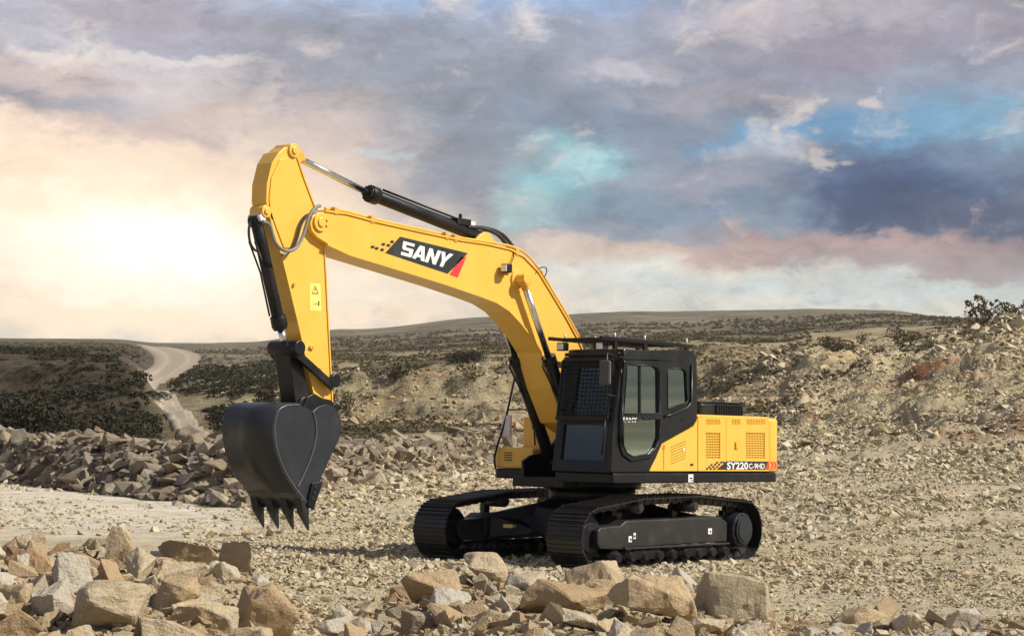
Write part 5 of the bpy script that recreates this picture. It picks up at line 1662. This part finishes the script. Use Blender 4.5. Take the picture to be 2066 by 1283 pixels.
# bucket cylinder
bc_top = onY(522, 432, BC); bc_gl = onY(566, 664, BC); bc_rod = onY(577, 705, BC)
t0 = onY(517, 446, BC+.0)
bcy = ram('bucket_cylinder', t0, bc_gl, bc_rod, .074, .042, eye=.07, ey='black')
dd = (bc_gl-t0).normalized()
t = MB().cyl(bc_gl-dd*.17, bc_gl-dd*.03, .095, .10, 20); part(t, 'gland_collar', 'black', bcy, .006)
for sy in (-.05, .05):
    part(MB().tube([t0+Vector((.06, sy, -.25)), t0.lerp(bc_gl, .5)+Vector((.085, sy, .03)), t0.lerp(bc_gl, .88)+Vector((.085, sy, 0))], .012, 7), 'cylinder_pipe', 'black', bcy)
q = [(514, 447), (505, 450), (502, 468), (505, 490), (512, 502), (520, 507)]
part(MB().tube(smooth_path([onY(a, b, BC) for a, b in q], 5), .016, 8), 'cylinder_hose', 'rubber', bcy)
t = MB().cyl(t0+Vector((0, -.10, .04)), t0+Vector((0, .12, .04)), .05, None, 14); part(t, 'cylinder_cap', 'tanktag', bcy)
# tipping links
pj = onY(577, 705, BC); pa2 = onY(652, 773, BC); pb2 = onY(597, 812, BC)
t = MB()
for yy in (BC-.23, BC+.17):
    t.bar((pj.x, yy+.03, pj.z), (pa2.x, yy+.03, pa2.z), .05, .115, up=(0, 1, 0)) if False else t.prism(strip([(pj.x, pj.z), (pa2.x, pa2.z)], .10), yy, yy+.055)
for yy in (BC-.235, BC+.165): disc(t, pa2.x, pa2.z+.035, .085, yy, yy+.065, 20)
disc(t, pj.x, pj.z+.02, .09, BC-.25, BC+.25, 20)
part(t, 'tipping_link', 'black', EX, .01)
t = MB()
t.prism([(pj.x+.10, pj.z+.06), (pj.x-.10, pj.z+.05), (pb2.x-.12, pb2.z+.02), (pb2.x-.06, pb2.z-.10), (pb2.x+.10, pb2.z-.10), (pb2.x+.13, pb2.z)], BC-.13, BC+.13)
disc(t, pj.x, pj.z, .10, BC-.16, BC+.16, 20); disc(t, pb2.x, pb2.z-.03, .105, BC-.17, BC+.17, 20)
part(t, 'bucket_link', 'black', EX, .012)

# ---------- bucket
KY1, KY0 = BC+.44, BC-.44
z4 = lambda a, b: (430+a*.2416, 780+b*.2416)
BKT = [(545, 200), (590, 165), (640, 152), (720, 152), (790, 175), (832, 205), (880, 165), (940, 148), (1000, 160), (1052, 220), (1075, 320), (1052, 440), (1000, 545), (910, 745), (835, 925), (800, 1010), (768, 945), (695, 855), (605, 715), (545, 565), (516, 430), (516, 300)]
bp_ = L([z4(*p) for p in BKT], KY1)
# shell: back sheet from the hinge side round to the lip, two side plates, open towards the machine
back = [bp_[i] for i in (3, 2, 1, 0, 21, 20, 19, 18, 17, 16, 15)]
bsm = [(p.x, p.y) for p in smooth_path([(a, b, 0) for a, b in back], 4)]
bucket = part(MB().prism(strip(bsm, .03), KY0, KY1, smooth=True), 'bucket', 'bucket', EX)
for yy in (KY0, KY1-.028):
    s_ = part(MB().prism(bp_, yy, yy+.028), 'side_plate', 'bucket', bucket, .006)
def rim(yy):
    l3 = [Vector((x, yy, z)) for x, z in bsm]
    return part(MB().tube(l3, .012, 8), 'edge_weld', 'weld_highlight', bucket)
rim(KY1); rim(KY0)
q = smooth_path([Vector((x, KY1+.004, z)) for x, z in L([z4(*p) for p in ((832, 205), (855, 300), (855, 420), (820, 570), (760, 720), (700, 840))], KY1)], 5)
part(MB().tube(q, .013, 8), 'side_weld', 'weld_highlight', bucket)
q = L([z4(*p) for p in ((590, 400), (720, 745), (690, 800), (600, 690), (550, 560), (525, 420), (540, 300))], KY1)
# lip rim on the top edge
tp_ = L([z4(*p) for p in ((200, 168), (560, 165))], KY1)
q0 = bp_[1]
part(MB().box(q0[0]-.30, q0[0]+.04, KY0, KY1-.03, q0[1]-.02, q0[1]+.012), 'torsion_tube', 'bucket', bucket, .01)
t = MB()
for dy in (-.34, -.18): disc(t, bp_[0][0]+.02, bp_[0][1]-.03, .02, 0, .001)
hl = MB()
for px_, py_ in ((500, 838), (519, 838)):
    yy = KY0+.3+(px_-500)*.0075
    hl.box(bp_[0][0]-.02, bp_[0][0]+.035, yy-.015, yy+.015, bp_[0][1]-.10, bp_[0][1]-.05)
part(hl, 'drain_slot', 'decalblack', bucket)
# hinge ears on top
ear = MB()
for yy in (BC-.19, BC+.13):
    ear.prism(L([(590, 822), (598, 800), (612, 792), (628, 802), (646, 806), (656, 816), (656, 845), (592, 845)], BC), yy, yy+.06)
p1 = onY(655, 822, BC); disc(ear, p1.x, p1.z, .06, BC-.2, BC+.2, 18)
part(ear, 'hinge_ear', 'black', bucket, .01)
# wear strips on the back
ws = MB()
for (k0, k1) in ((8, 12), (16, 20), (23, 28), (31, 35)):
    ws.prism(strip(bsm[k0:k1], -.012), KY0+.02, KY1-.02)
part(ws, 'wear_strip', 'bucket', bucket)
# cutting edge and teeth
lip = Vector((bp_[15][0], 0, bp_[15][1])); dl = (Vector((bp_[15][0], 0, bp_[15][1]))-Vector((bp_[17][0], 0, bp_[17][1]))).normalized()
nl = Vector((-dl.z, 0, dl.x))
t = MB().prism([(lip.x-dl.x*.28-nl.x*.02, lip.z-dl.z*.28-nl.z*.02), (lip.x-nl.x*.02, lip.z-nl.z*.02), (lip.x+nl.x*.02, lip.z+nl.z*.02), (lip.x-dl.x*.28+nl.x*.03, lip.z-dl.z*.28+nl.z*.03)], KY0-.005, KY1+.005)
part(t, 'cutting_edge', 'bucket', bucket, .006)
tipv = onY(623, 1069, KY1-.04)
for k in range(4):
    yy = KY0+.05+(KY1-KY0-.10)*k/3
    base = lip-dl*.16; tip = Vector((tipv.x, 0, tipv.z)); td = (tip-base); Ld = td.length; td.normalize(); tn = Vector((-td.z, 0, td.x))
    def V(s, n_, y): q = base+td*s+tn*n_; return (q.x, y, q.z)
    vs = []
    for (s, hn, hw) in ((0, .034, .058), (Ld*.40, .052, .055), (Ld*.50, .044, .045), (Ld*.82, .020, .026), (Ld, .005, .012)):
        vs += [V(s, -hn, yy-hw), V(s, -hn, yy+hw), V(s, hn, yy+hw), V(s, hn, yy-hw)]
    fs = [(0, 1, 2, 3), (19, 18, 17, 16)]
    for i in range(4):
        b = i*4
        fs += [(b+j, b+4+j, b+4+(j+1) % 4, b+(j+1) % 4) for j in range(4)]
    part(MB().add(vs, fs), 'bucket_tooth', 'bucket', bucket, .006)
# side cutters
for yy in (KY1, KY0-.035):
    q = L([z4(*p) for p in ((815, 800), (905, 782), (880, 860), (822, 1028), (775, 985), (790, 900))], KY1)
    c = part(MB().prism(q, yy, yy+.035), 'side_cutter', 'black', bucket, .008)
    t = MB()
    for p in ((835, 830), (825, 880), (815, 930)):
        a = xz(*z4(*p), KY1); disc(t, a[0], a[1], .022, yy-.006, yy+.05, 8)
    part(t, 'cutter_bolt', 'bucket', c)
